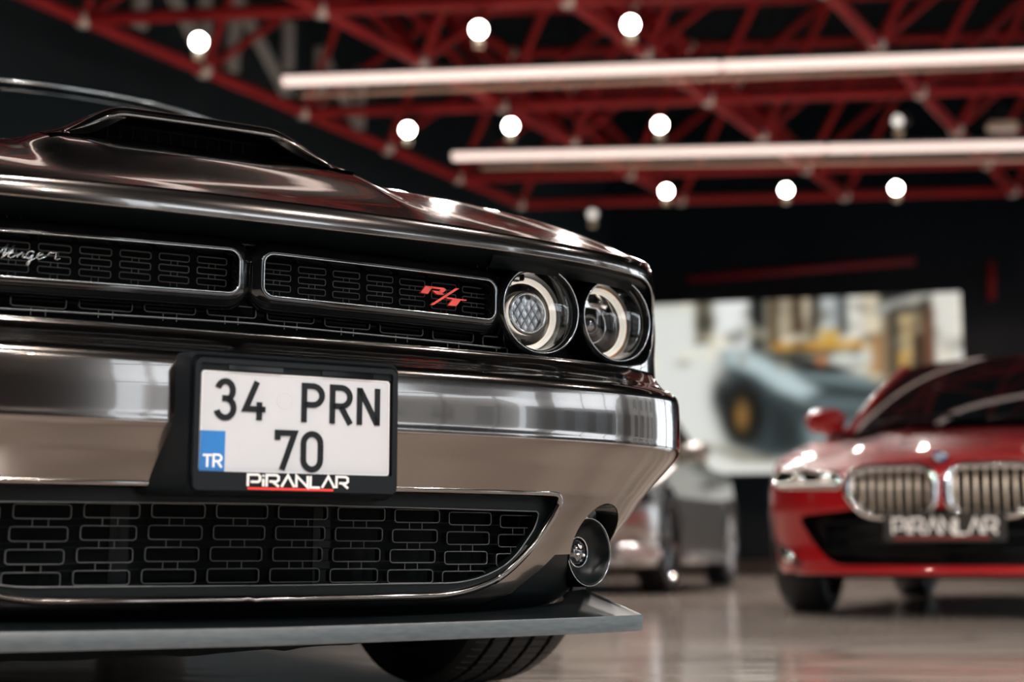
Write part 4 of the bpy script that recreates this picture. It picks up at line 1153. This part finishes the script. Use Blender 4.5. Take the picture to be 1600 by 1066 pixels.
# rear deck, glasshouse and mirrors of the muscle car
def deck_fn(a, t_):
    v = VH + t_ * (LEN - .03 - VH); q = sh.s_of_v(np.minimum(v, LEN - .03)); P = sh(q, zE(v)); W = P[:, 0]
    d = (1 - np.abs(a)) * W; rnd = np.sqrt(np.clip(1 - (1 - np.clip(d / .12, 0, 1)) ** 2, 0, 1)); ze = zE(v)
    Tt = np.interp(v, [1.4, 2.0, 3.4, 4.2, 5.0], [1.060, 1.04, 1.03, 1.03, 1.0]) - .03 * a ** 2
    return np.stack([a * W, v, ze + (Tt - ze) * rnd], -1)
grid_skin('rear_deck', np.linspace(-1, 1, 61), np.linspace(0, 1, 50), deck_fn, M['paint'], car, flip=False)
def glasshouse(parent, st, m_paint, flat=.03):
    """st: stations (v, z_base, z_top, half_base, half_top) of windscreen foot, header, rear header, backlight foot"""
    (v0, zb0, _, hb0, _), (v1, zb1, zt1, hb1, ht1), (v2, zb2, zt2, hb2, ht2), (v3, zb3, _, hb3, _) = st
    K = np.linspace(-1, 1, 17)
    def lerp_patch(name, A, B, m, bul=0.0, rows=8):
        V_ = [];
        for r_ in range(rows + 1):
            t_ = r_ / rows
            for i in range(len(A)):
                p = Vector(A[i]) * (1 - t_) + Vector(B[i]) * t_; p.z += bul * 4 * t_ * (1 - t_); V_.append(p)
        n_ = len(A)
        return mesh_obj(name, V_, [(r_ * n_ + i, r_ * n_ + i + 1, (r_ + 1) * n_ + i + 1, (r_ + 1) * n_ + i) for r_ in range(rows) for i in range(n_ - 1)], m, parent)
    A = [(k * hb0, v0 + .22 * abs(k) ** 2.5, zb0 - .02 * k * k) for k in K]; H_ = [(k * ht1, v1 + .13 * abs(k) ** 2.5, zt1 - flat * k * k) for k in K]
    R_ = [(k * ht2, v2 - .06 * k * k, zt2 - flat * k * k) for k in K]; F_ = [(k * hb3, v3 - .10 * k * k, zb3 - .02 * k * k) for k in K]
    lerp_patch('windscreen', A, H_, M['car_glass'], .03); rf = lerp_patch('roof', H_, R_, m_paint, .012); lerp_patch('rear_window', R_, F_, M['car_glass'], .02)
    for sg in (-1, 1):
        k = 0 if sg < 0 else -1
        up = [Vector(A[k]), Vector(H_[k]), (Vector(H_[k]) + Vector(R_[k])) / 2 + Vector((.012 * sg, 0, .008)), Vector(R_[k]), Vector(F_[k])]
        lo_ = [Vector((hb0 * sg, up[0].y + .001, zb0 - .03)), Vector((hb1 * sg, up[1].y, zb1)), Vector((hb1 * sg * 1.01, (up[1].y + up[3].y) / 2, zb1)), Vector((hb2 * sg, up[3].y, zb2)), Vector((hb3 * sg, up[4].y - .001, zb3 - .03))]
        mesh_obj('side_window', [tuple(p) for p in lo_ + up], [(i, i + 1, 5 + i + 1, 5 + i) for i in range(4)], M['car_glass'], parent, False)
        mb = MB(); mb.tube([up[0], (up[0] + up[1]) / 2 + Vector((0, 0, .022)), up[1], up[2], up[3], (up[3] + up[4]) / 2 + Vector((0, 0, .015)), up[4]], .028, 8); mb.build('pillar', m_paint, parent, True)
        mb = MB(); mb.box(((hb1 + ht1) / 2 * sg, (v1 + v2) / 2 + .1, (zb1 + zt1) / 2 - .02), (.05, .07, zt1 - zb1 - .04), Matrix.Rotation(math.atan2(hb1 - ht1, zt1 - zb1) * -sg, 3, 'Y')); mb.build('pillar', M['gloss'], parent)
    return rf
glasshouse(car, [(1.30, 1.06, 0, .74, 0), (1.78, 1.02, 1.525, .80, .56), (3.10, 1.02, 1.52, .80, .54), (4.15, 1.04, 0, .70, 0)], M['paint'])
mb = MB(); mb.tube([(k * .55, 1.765 + .13 * abs(k) ** 2.5, 1.527 - .03 * k * k) for k in np.linspace(-1, 1, 21)], .007, 6); mb.build('header_trim', M['dark_chrome'], car, True)
for sg in (1, -1):
    mb = MB(); mb.box((.98 * sg, 1.62, 1.06), (.22, .12, .15), bev=.04); mb.box((.86 * sg, 1.64, 1.01), (.12, .05, .05), bev=.01); mb.build('door_mirror', M['paint'], car, True, 50)


# ================================================================== the two cars behind
def sedan(name, loc, yaw, paint, label, LN=4.70, W=.91, ze=((0, .66), (.5, .74), (1.3, .90), (2.6, .95), (4.0, .99), (4.7, .95)),
          hood=((-.1, .67), (.0, .69), (.25, .765), (.6, .84), (1.0, .905), (1.5, .965), (2.0, 1.0)), gh=None, wr=.335, wv=.82, wb=2.85, spokes=5, rim='rim', front='kidney', sill='paint'):
    car_ = tag(empty(name, loc, yaw), label, 'car')
    P_ = M[paint]
    s_ = Shell(W, .62, 2.6, LN, [(.1, W - .08), (.2, W - .04), (.45, W), (.6, W - .005), (.75, W - .03), (1.1, W - .10)], [(.1, W - .06), (.25, W - .015), (.5, W), (.75, W - .01), (1.0, W - .05), (1.2, W - .10)],
               [(.1, .12), (.18, .05), (.24, .02), (.32, .03), (.42, .02), (.50, .0), (.60, .005), (.66, .02), (.72, .05), (1.1, .15)], DR=.5, nr=2.8, sig=.012, wsig=.02,
               vr=[(.1, .30), (.3, .10), (.55, .0), (.85, .03), (1.2, .12)])
    zx = [p[0] for p in ze]; zy = [p[1] for p in ze]
    def zed(v): return np.interp(v, zx, zy)
    e_ = s_.smax - .01
    bot = [(0, .20), (float(s_.s_of_v(.5)), .20), (e_, .25)]
    tp = [(q, float(zed(s_.plan(q)[1]))) for q in np.linspace(e_, 0, 120)]
    rt = resample(bot, .04, False) + tp[:-1]; ol = rt + [(-a, b_) for a, b_ in rt[::-1][:-1]]
    ol = [p for i, p in enumerate(ol) if i == 0 or abs(p[0] - ol[i - 1][0]) + abs(p[1] - ol[i - 1][1]) > 1e-6]
    ar = lambda vc, sg: [(sg * (float(s_.s_of_v(vc)) + (wr + .045) * math.cos(a)), wr - .005 + (wr + .045) * math.sin(a)) for a in np.linspace(0, 2 * math.pi, 41)[:-1]]
    hs = [ar(wv, 1), ar(wv, -1), ar(wv + wb, 1), ar(wv + wb, -1)]
    def su(u, z): return s_.s_of_u(np.clip(np.asarray(u) * s_.W0 / np.interp(z, *s_.wf), -W + 1e-4, W - 1e-4))
    if front == 'kidney':
        ik = round_poly([(0, .235), (.50, .235), (.60, .33), (.68, .46), (.40, .485), (0, .485)], [0, .06, .05, .05, .03, 0], 5)
        ik = resample(ik + mirror(ik), .03); hs.append([(float(su(u, z)), z) for u, z in ik])
        for sg in (1, -1):
            kd = kidney_poly(sg); hs.append([(float(su(u, z)), z) for u, z in kd])
    sheet('body', ol, hs, np.arange(-e_ + .02, e_, .045), np.arange(.21, 1.0, .022), lambda a, b_: s_(a, b_), P_, car_)
    hx = [p[0] for p in hood]; hy = [p[1] for p in hood]
    def top(u, v):
        return np.interp(v - .55 * np.abs(u) ** 2.6, hx, hy) - .035 * (u / .8) ** 2 + .018 * (np.exp(-((np.abs(u) - .42) / .09) ** 2)) * sstep(v, .15, .5)
    vh = gh[0][0] + .08
    def lf(q, k):
        v0 = s_.plan(q)[1]; Q = s_(q, zed(v0)); k = np.clip(k, 1e-4, 1); sv = np.clip(v0, .7, None)
        u = Q[:, 0] * k; v = sv + (Q[:, 1] - sv) * k; R = np.hypot(Q[:, 0], Q[:, 1] - sv); d = (1 - k) * R
        rn = np.sqrt(np.clip(1 - (1 - np.clip(d / .10, 0, 1)) ** 2, 0, 1)); z0 = zed(v0)
        return np.stack([u, v, z0 + (np.maximum(top(u, v), z0) - z0) * rn], -1)
    q1 = float(s_.s_of_v(vh)); kk_ = 1 - np.concatenate([np.linspace(0, .05, 8), np.linspace(.07, .2, 8), np.linspace(.25, 1, 20)])
    grid_skin('hood', np.linspace(-q1, q1, 120), kk_, lf, P_, car_, eps=2e-5)
    def df(a, t_):
        v = vh - .02 + t_ * (LN - .05 - vh); Q = s_(s_.s_of_v(v), zed(v)); Wd = Q[:, 0]; d = (1 - np.abs(a)) * Wd
        rn = np.sqrt(np.clip(1 - (1 - np.clip(d / .1, 0, 1)) ** 2, 0, 1)); z0 = zed(v)
        return np.stack([a * Wd, v, z0 + .045 * rn], -1)
    grid_skin('rear_deck', np.linspace(-1, 1, 41), np.linspace(0, 1, 30), df, P_, car_)
    glasshouse(car_, gh, P_)
    for sg in (1, -1):
        for vc in (wv, wv + wb):
            mb = MB()
            vs = [(x, vc + (wr + .06) * math.cos(a), wr + (wr + .06) * math.sin(a)) for x in ((W - .38) * sg, (W - .03) * sg) for a in np.linspace(-.2, math.pi + .2, 21)]
            mb.add(vs, [(i, i + 1, 22 + i, 21 + i) for i in range(20)] + [tuple(range(21))])
            mb.build('wheel_housing', M['matte'], car_, True, 40)
    mb = MB(); mb.box((0, LN / 2, .21), (W * 1.7, LN - .9, .08)); mb.build('floor_pan', M['matte'], car_)
    for sg in (1, -1):
        for vc in (wv, wv + wb): wheel(car_, ((W - .112) * sg, vc, wr), wr, .235, sg, spokes, ('rim_dark' if vc == wv and front == 'plain' else rim), 0, False, .3)
        mb = MB(); mb.box(((W - .02) * sg, wv + wb / 2, .255), (.09, wb - 2 * wr - .12, .09), bev=.02); mb.build('sill', M[sill], car_, True, 40)
        mb = MB(); mb.box(((W + .03) * sg, gh[0][0] + .42, gh[0][1] + .075), (.23, .12, .145), bev=.045); mb.box(((W - .02) * sg, gh[0][0] + .44, gh[0][1] + .01), (.14, .05, .045), bev=.01)
        mb.build('door_mirror', P_, car_, True, 50)
        mb = MB(); mb.box(((W - .012) * sg, gh[1][0] + .75, zed(gh[1][0] + .75) - .12), (.03, .20, .03), bev=.008); mb.build('door_handle', P_, car_, True, 50)
    return car_, s_, su, top

def kidney_poly(sg):
    p = round_poly([(.030, .500), (.085, .445), (.335, .455), (.425, .560), (.405, .645), (.330, .672), (.075, .672), (.028, .630)], [.03, .03, .06, .04, .03, .03, .03, .02], 4)
    p = resample(p, .02); return p if sg > 0 else mirror(p)

def skin_patch(name, poly, m, parent, S_, su_, off=.006):
    P2 = [(float(su_(u, z)), z) for u, z in poly]; a = np.array(P2)
    return sheet(name, P2, [], np.arange(a[:, 0].min(), a[:, 0].max(), .025), np.arange(a[:, 1].min(), a[:, 1].max(), .02), lambda q, z: S_(q, z, off), m, parent)

red, rs, rsu, rtop = sedan('red_sedan', (1.885, 6.28, 0), math.radians(-26), 'red_paint', 'glossy red sedan with twin slatted grilles and a grey dealer board, facing the camera',
                           gh=[(1.42, .985, 0, .76, 0), (2.18, .97, 1.43, .80, .56), (3.35, .98, 1.42, .79, .54), (4.25, 1.03, 0, .66, 0)])
def rp(u, z, off=0.0): return rs(rsu(np.array([u]), np.array([z])), np.array([z]), off)[0]
for sg in (1, -1):
    k_ = empty('kidney_grille'); k_.parent = red
    poly = kidney_poly(sg); L_ = [rp(u, z, .002) for u, z in poly]
    mb = MB(); mb.tube(L_, .021, 8, closed=True); tag(mb.build('surround', M['chrome'], k_, True), 'bright chrome surround')
    flat_panel('grille_backing', [(u, z) for u, z in poly], lambda a, b_: np.array([rp(u, min(z, .66))[1] for u, z in zip(np.atleast_1d(a), np.atleast_1d(b_))]) + .07, M['matte'], .08, k_)
    for i in range(9):
        u = (.062 + .0415 * i) * sg; lo_z = np.interp(abs(u), [.03, .085, .335, .425], [.50, .45, .46, .56]); hi_z = np.interp(abs(u), [.03, .08, .33, .41], [.635, .668, .668, .645])
        a = rp(u, lo_z, -.012); c_ = rp(u, hi_z, -.012); mb = MB(); mid_ = (np.array(a) + np.array(c_)) / 2 + np.array([0, -.012, 0])
        mb.tube([a, mid_, c_], .0078, 6); mb.build('slat', M['slat'], k_, True)
    h_ = empty('headlight'); h_.parent = red
    hp = resample(round_poly([(.455, .585), (.78, .600), (.84, .650), (.80, .690), (.60, .668), (.450, .650)], [.02, .03, .02, .03, .02, .02], 4), .02); hp = hp if sg > 0 else mirror(hp)
    loopA = [rp(u, z, .004) for u, z in hp]
    skin_patch('lamp_glass', hp, M['car_glass'], h_, rs, rsu)
    mb = MB(); mb.tube(loopA, .010, 6, closed=True); mb.build('lamp_edge', M['reflector'], h_, True)
    for u in (.53, .66):
        c_ = rp(u * sg, .632, .008); mb = MB(); mb.lathe([(.001, -.022), (.022, -.016), (.032, .0), (.034, .01)], 18, 'y', c_); mb.build('lamp_lens', M['reflector'], h_, True)
    mb = MB(); mb.tube([rp(u * sg, .607 + .02 * (u - .46), .014) for u in np.linspace(.47, .79, 10)], .006, 6); mb.build('light_guide', M['halo'], h_, True)
    # corner intake with fog lamp
    ci = [(.66, .235), (.80, .25), (.83, .34), (.74, .31)]; ci = ci if sg > 0 else mirror(ci)
    skin_patch('corner_intake', resample(ci, .03), M['gloss'], red, rs, rsu)
    c_ = rp(.735 * sg, .272, .012); mb = MB(); mb.lathe([(.001, -.012), (.020, -.008), (.026, .004)], 14, 'y', c_); mb.build('fog_lamp', M['reflector'], red, True)
    ax_ = [(.845, .30), (.872, .32), (.872, .50), (.852, .50)]; ax_ = ax_ if sg > 0 else mirror(ax_)
    skin_patch('side_vent', resample(ax_, .03), M['gloss'], red, rs, rsu)
flat_panel('intake_mesh', [(-.66, .225), (.66, .225), (.70, .49), (-.70, .49)], lambda a, b_: np.array([rp(u, .36)[1] for u in np.atleast_1d(a)]) + .05, M['gloss'], .1, red)
mb = MB()
for zz in (.30, .375, .43): mb.tube([rp(u, zz, -.03) for u in np.linspace(-.56, .56, 15)], .008, 5)
tag(mb.build('intake_bars', M['satin'], red, True), kind='stuff')
mb = MB(); mb.tube([rp(u, .212, .003) for u in np.linspace(-.70, .70, 25)], .022, 8); mb.build('lower_lip', M['red_paint'], red, True)
em = empty('emblem', (0, .035, .712)); em.parent = red; em.rotation_euler = (math.radians(-48), 0, 0)
mb = MB(); mb.lathe([(.036, .004), (.036, -.004), (.031, -.006), (.026, -.003)], 24, 'y'); mb.build('emblem_ring', M['dark_chrome'], em, True, 40)
for i in range(4):
    mb = MB(); mb.prism([(0, 0)] + arc(0, 0, .026, .026, 90 * i, 90 * i + 90, 6), -.004, -.001); mb.build('emblem_quarter', M['blue'] if i % 2 else M['white_print'], em)
bd = empty('dealer_board', (.012, -.030, .402)); bd.parent = red
mb = MB(); mb.prism(rrect(-.26, .26, -.062, .062, .008, 3), -.004, .006); mb.build('board_panel', M['board'], bd)
dealer_logo(bd, -.218, .222, -.030, .036, -.004, M['board_print'], .002, .17)
mb = MB(); mb.prism([(-.218, -.052), (.19, -.052), (.19, -.043), (-.218, -.043)], -.0055, -.003); tag(mb.build('underline', mat('board_red', (.30, .03, .02), .4), bd), 'dark red underline')
for sg in (-1, 1):
    mb = MB(); mb.tube([(sg * .30 - .25, 1.30, .985), (sg * .30 - .05, 1.36, 1.01), (sg * .30 + .30, 1.40, 1.03)], .011, 6); mb.build('wiper', M['satin'], red, True)

silver, ss, ssu, stop = sedan('silver_car', (.08, 10.43, 0), math.radians(-17.5), 'silver_paint', 'silver car with multi-spoke wheels parked behind the nose of the near car',
                              LN=4.62, W=.93, ze=((0, .72), (.5, .82), (1.3, 1.0), (2.6, 1.03), (4.0, 1.04), (4.62, .98)), hood=((-.1, .74), (0, .76), (.25, .84), (.6, .92), (1.0, .98), (1.5, 1.04), (2.0, 1.07)),
                              gh=[(1.40, 1.06, 0, .80, 0), (2.10, 1.04, 1.52, .84, .60), (3.10, 1.05, 1.50, .83, .56), (4.42, 1.06, 0, .68, 0)], wr=.385, wv=.86, wb=2.92, spokes=10, rim='rim', front='plain', sill='skirt')
for sg in (1, -1):
    hp = [(.56, .64), (.86, .68), (.90, .74), (.58, .71)]; hp = hp if sg > 0 else mirror(hp)
    skin_patch('headlight', resample(hp, .04), M['reflector'], silver, ss, ssu)
    mb = MB(); mb.box((.80 * sg, .16, .30), (.34, .20, .12), Matrix.Rotation(.5 * sg, 3, 'Z'), bev=.03); mb.build('bumper_wing', M['skirt'], silver, True, 40)
mb = MB(); mb.box((0, .03, .48), (.56, .06, .26), bev=.02); mb.build('front_grille', M['gloss'], silver, True, 40)
mb = MB(); mb.box((0, .03, .23), (1.5, .16, .06), bev=.02); mb.build('front_lip', M['skirt'], silver, True, 40)

# ------------------------------------------------------------------ big video screen on the back wall
pB = on_back(1500, 456, .10); pC = on_back(1500, 735, .10)
SH = pB.z - pC.z; SWD = SH * 21.5 / 9
screen = tag(empty('video_screen', Vector((pB.x, pB.y, (pB.z + pC.z) / 2)) - R1 * (SWD / 2), math.atan2(R1.y, R1.x)), 'large lit video screen on the back wall, picturing a grey car in a workshop', 'screen')
mb = MB(); mb.box((0, .05, 0), (SWD + .06, .08, SH + .06)); mb.build('cabinet', M['lamp_black'], screen)
NX, NZ = 200, 84
gx_, gz_ = np.meshgrid(np.linspace(0, 1, NX + 1), np.linspace(0, 1, NZ + 1), indexing='ij')
U_, V_ = gx_.ravel(), gz_.ravel()
img = np.ones((len(U_), 3)) * np.array([.62, .62, .58])
# picture plane units: x 0..16, y 0..9 (y up)
X_, Y_ = (U_ * 21.5 - 5.5 - 14.7) / 1.74 + 14.95, V_ * 9
def blend(mask, col):
    global img
    img = img * (1 - mask[:, None]) + np.array(col) * mask[:, None]
def soft(d, w_=.12): return 1 / (1 + np.exp(np.clip(d / (w_ * .45), -40, 40)))
def rect(x0, x1, y0, y1, col, w_=.10, a=1.0): blend(a * soft(np.maximum(np.maximum(x0 - X_, X_ - x1), np.maximum(y0 - Y_, Y_ - y1)), w_), col)
def polyg(pts, col, w_=.15, a=1.0):
    P2 = np.stack([X_, Y_], 1); d = seg_dist(P2, pts) * np.where(in_poly(P2, pts), -1, 1); blend(a * soft(d, w_), col)
def ell(cx, cy, rx, ry, col, w_=.15, a=1.0, rot=0.0):
    c_, s2_ = math.cos(rot), math.sin(rot); x = (X_ - cx) * c_ + (Y_ - cy) * s2_; y = -(X_ - cx) * s2_ + (Y_ - cy) * c_
    blend(a * soft((np.hypot(x / rx, y / ry) - 1) * min(rx, ry), w_), col)
rect(-1, 17, -1, 10, (.72, .72, .69)); rect(-1, 3.4, 2, 10, (.32, .33, .33)); rect(-1, 6.5, 6, 10, (.55, .56, .54))
rect(2.4, 3.0, 2, 10, (.8, .8, .77)); rect(4.4, 5.2, 5, 10, (.25, .26, .26))
rect(6.3, 8.6, 1.5, 8.6, (.76, .77, .75), .25); rect(8.0, 8.5, 6.8, 9.3, (.34, .32, .27)); rect(8.7, 9.6, 6.4, 9.2, (.80, .81, .80))
rect(9.65, 10.1, 6.2, 9.3, (.10, .11, .11)); rect(10.15, 10.5, 6.4, 9.3, (.30, .25, .17)); rect(10.5, 11.6, 7.0, 9.3, (.58, .54, .46)); rect(10.9, 11.2, 7.2, 9.3, (.22, .16, .11))
rect(11.4, 11.75, 6.9, 9.4, (.16, .15, .14)); rect(11.75, 12.5, 6.8, 9.4, (.62, .64, .64)); rect(12.2, 12.5, 7.0, 9.4, (.28, .30, .30)); rect(12.55, 12.95, 5.9, 9.4, (.78, .77, .74))
rect(10.3, 12.9, 6.25, 6.75, (.62, .43, .13), .14); rect(11.6, 12.2, 6.5, 7.3, (.70, .56, .27), .14); rect(10.2, 12.8, 5.9, 6.2, (.14, .15, .13), .12)
rect(12.95, 13.4, 3.5, 9.4, (.74, .70, .61)); rect(13.4, 14.9, 3.8, 9.4, (.44, .40, .32)); rect(13.45, 14.85, 8.1, 9.3, (.20, .20, .19), .1)
polyg([(13.3, 7.9), (14.9, 8.8), (14.9, 9.2), (13.3, 8.5)], (.55, .55, .53), .08)
rect(13.7, 13.85, 3.6, 8.2, (.10, .10, .10), .07); rect(14.0, 14.35, 5.6, 7.9, (.66, .58, .42), .1); rect(14.35, 14.6, 4.4, 6.9, (.14, .10, .07), .1); rect(13.9, 14.15, 4.2, 6.0, (.66, .52, .28), .1); rect(14.65, 14.95, 4.5, 8.3, (.34, .20, .14), .1)
rect(14.95, 16.2, 3.2, 9.4, (.76, .75, .72), .10); rect(13.1, 13.5, 5.0, 7.0, (.50, .30, .12), .12, .6)
polyg([(8.9, 6.3), (9.9, 6.25), (11.8, 5.35), (13.4, 4.4), (14.4, 3.0), (13.7, 1.2), (11.9, .9), (10.0, .7), (9.0, 1.6), (8.8, 3.6)], (.20, .235, .24), .25)
polyg([(8.9, 6.5), (9.7, 6.3), (10.9, 5.2), (11.6, 4.2), (11.2, 3.6), (10.4, 4.2), (9.7, 5.1), (8.9, 5.7)], (.66, .72, .73), .22)
polyg([(10.2, 6.1), (11.9, 5.6), (12.5, 5.2), (11.6, 5.1), (10.8, 5.5)], (.055, .07, .07), .14)
polyg([(11.2, 5.15), (12.9, 4.75), (13.3, 4.2), (12.2, 4.5), (11.3, 4.75)], (.42, .48, .49), .16); polyg([(11.2, 3.9), (13.0, 3.6), (13.6, 3.0), (11.4, 3.2)], (.34, .39, .40), .2)
ell(9.35, 3.1, .62, 1.55, (.055, .065, .065), .18); ell(9.32, 3.0, .24, .80, (.48, .36, .20), .14); ell(8.75, 4.0, .25, .8, (.12, .13, .13), .2)
polyg([(10.1, 3.7), (11.1, 2.6), (11.4, 1.1), (10.3, 1.3)], (.14, .165, .17), .2); rect(11.2, 12.6, 1.3, 2.5, (.50, .57, .58), .3); rect(11.2, 14.2, .8, 1.3, (.17, .2, .2), .2)
rect(12.0, 13.1, 5.6, 6.0, (.72, .74, .72), .14); ell(11.7, 5.75, .15, .3, (.66, .42, .26), .12)
polyg([(-1, 1.6), (6.8, 1.7), (8.6, .9), (10.3, .55), (17, .5), (17, -1), (-1, -1)], (.78, .78, .76), .2)
polyg([(8.2, 1.5), (9.2, .6), (10.4, .5), (10.0, .9)], (.40, .38, .33), .2, .7)
rs_ = np.random.RandomState(3)
for _ in range(60):
    ell(rs_.uniform(6.5, 16), rs_.uniform(5.5, 9), rs_.uniform(.08, .3), rs_.uniform(.1, .4), tuple(np.array([.9, .86, .75]) * rs_.choice([.25, .5, .95])), .1, .45)
img = np.clip(img, 0, 1) ** 2.3
ms = bpy.data.meshes.new('picture')
ms.from_pydata([((u - .5) * SWD, 0, (v - .5) * SH) for u, v in zip(U_, V_)], [], [(i * (NZ + 1) + j, (i + 1) * (NZ + 1) + j, (i + 1) * (NZ + 1) + j + 1, i * (NZ + 1) + j + 1) for i in range(NX) for j in range(NZ)])
ca = ms.color_attributes.new('picture', 'FLOAT_COLOR', 'POINT'); ca.data.foreach_set('color', np.concatenate([img, np.ones((len(img), 1))], 1).astype(np.float32).ravel())
mscr = mat('screen_picture', (.01, .01, .01), .3); nt = mscr.node_tree; at = nt.nodes.new('ShaderNodeAttribute'); at.attribute_name = 'picture'; b = nt.nodes['Principled BSDF']
nt.links.new(at.outputs['Color'], b.inputs['Emission Color']); b.inputs['Emission Strength'].default_value = 1.35
tag(link('picture', ms, mscr, screen), 'lit picture of a grey sports car in a workshop')
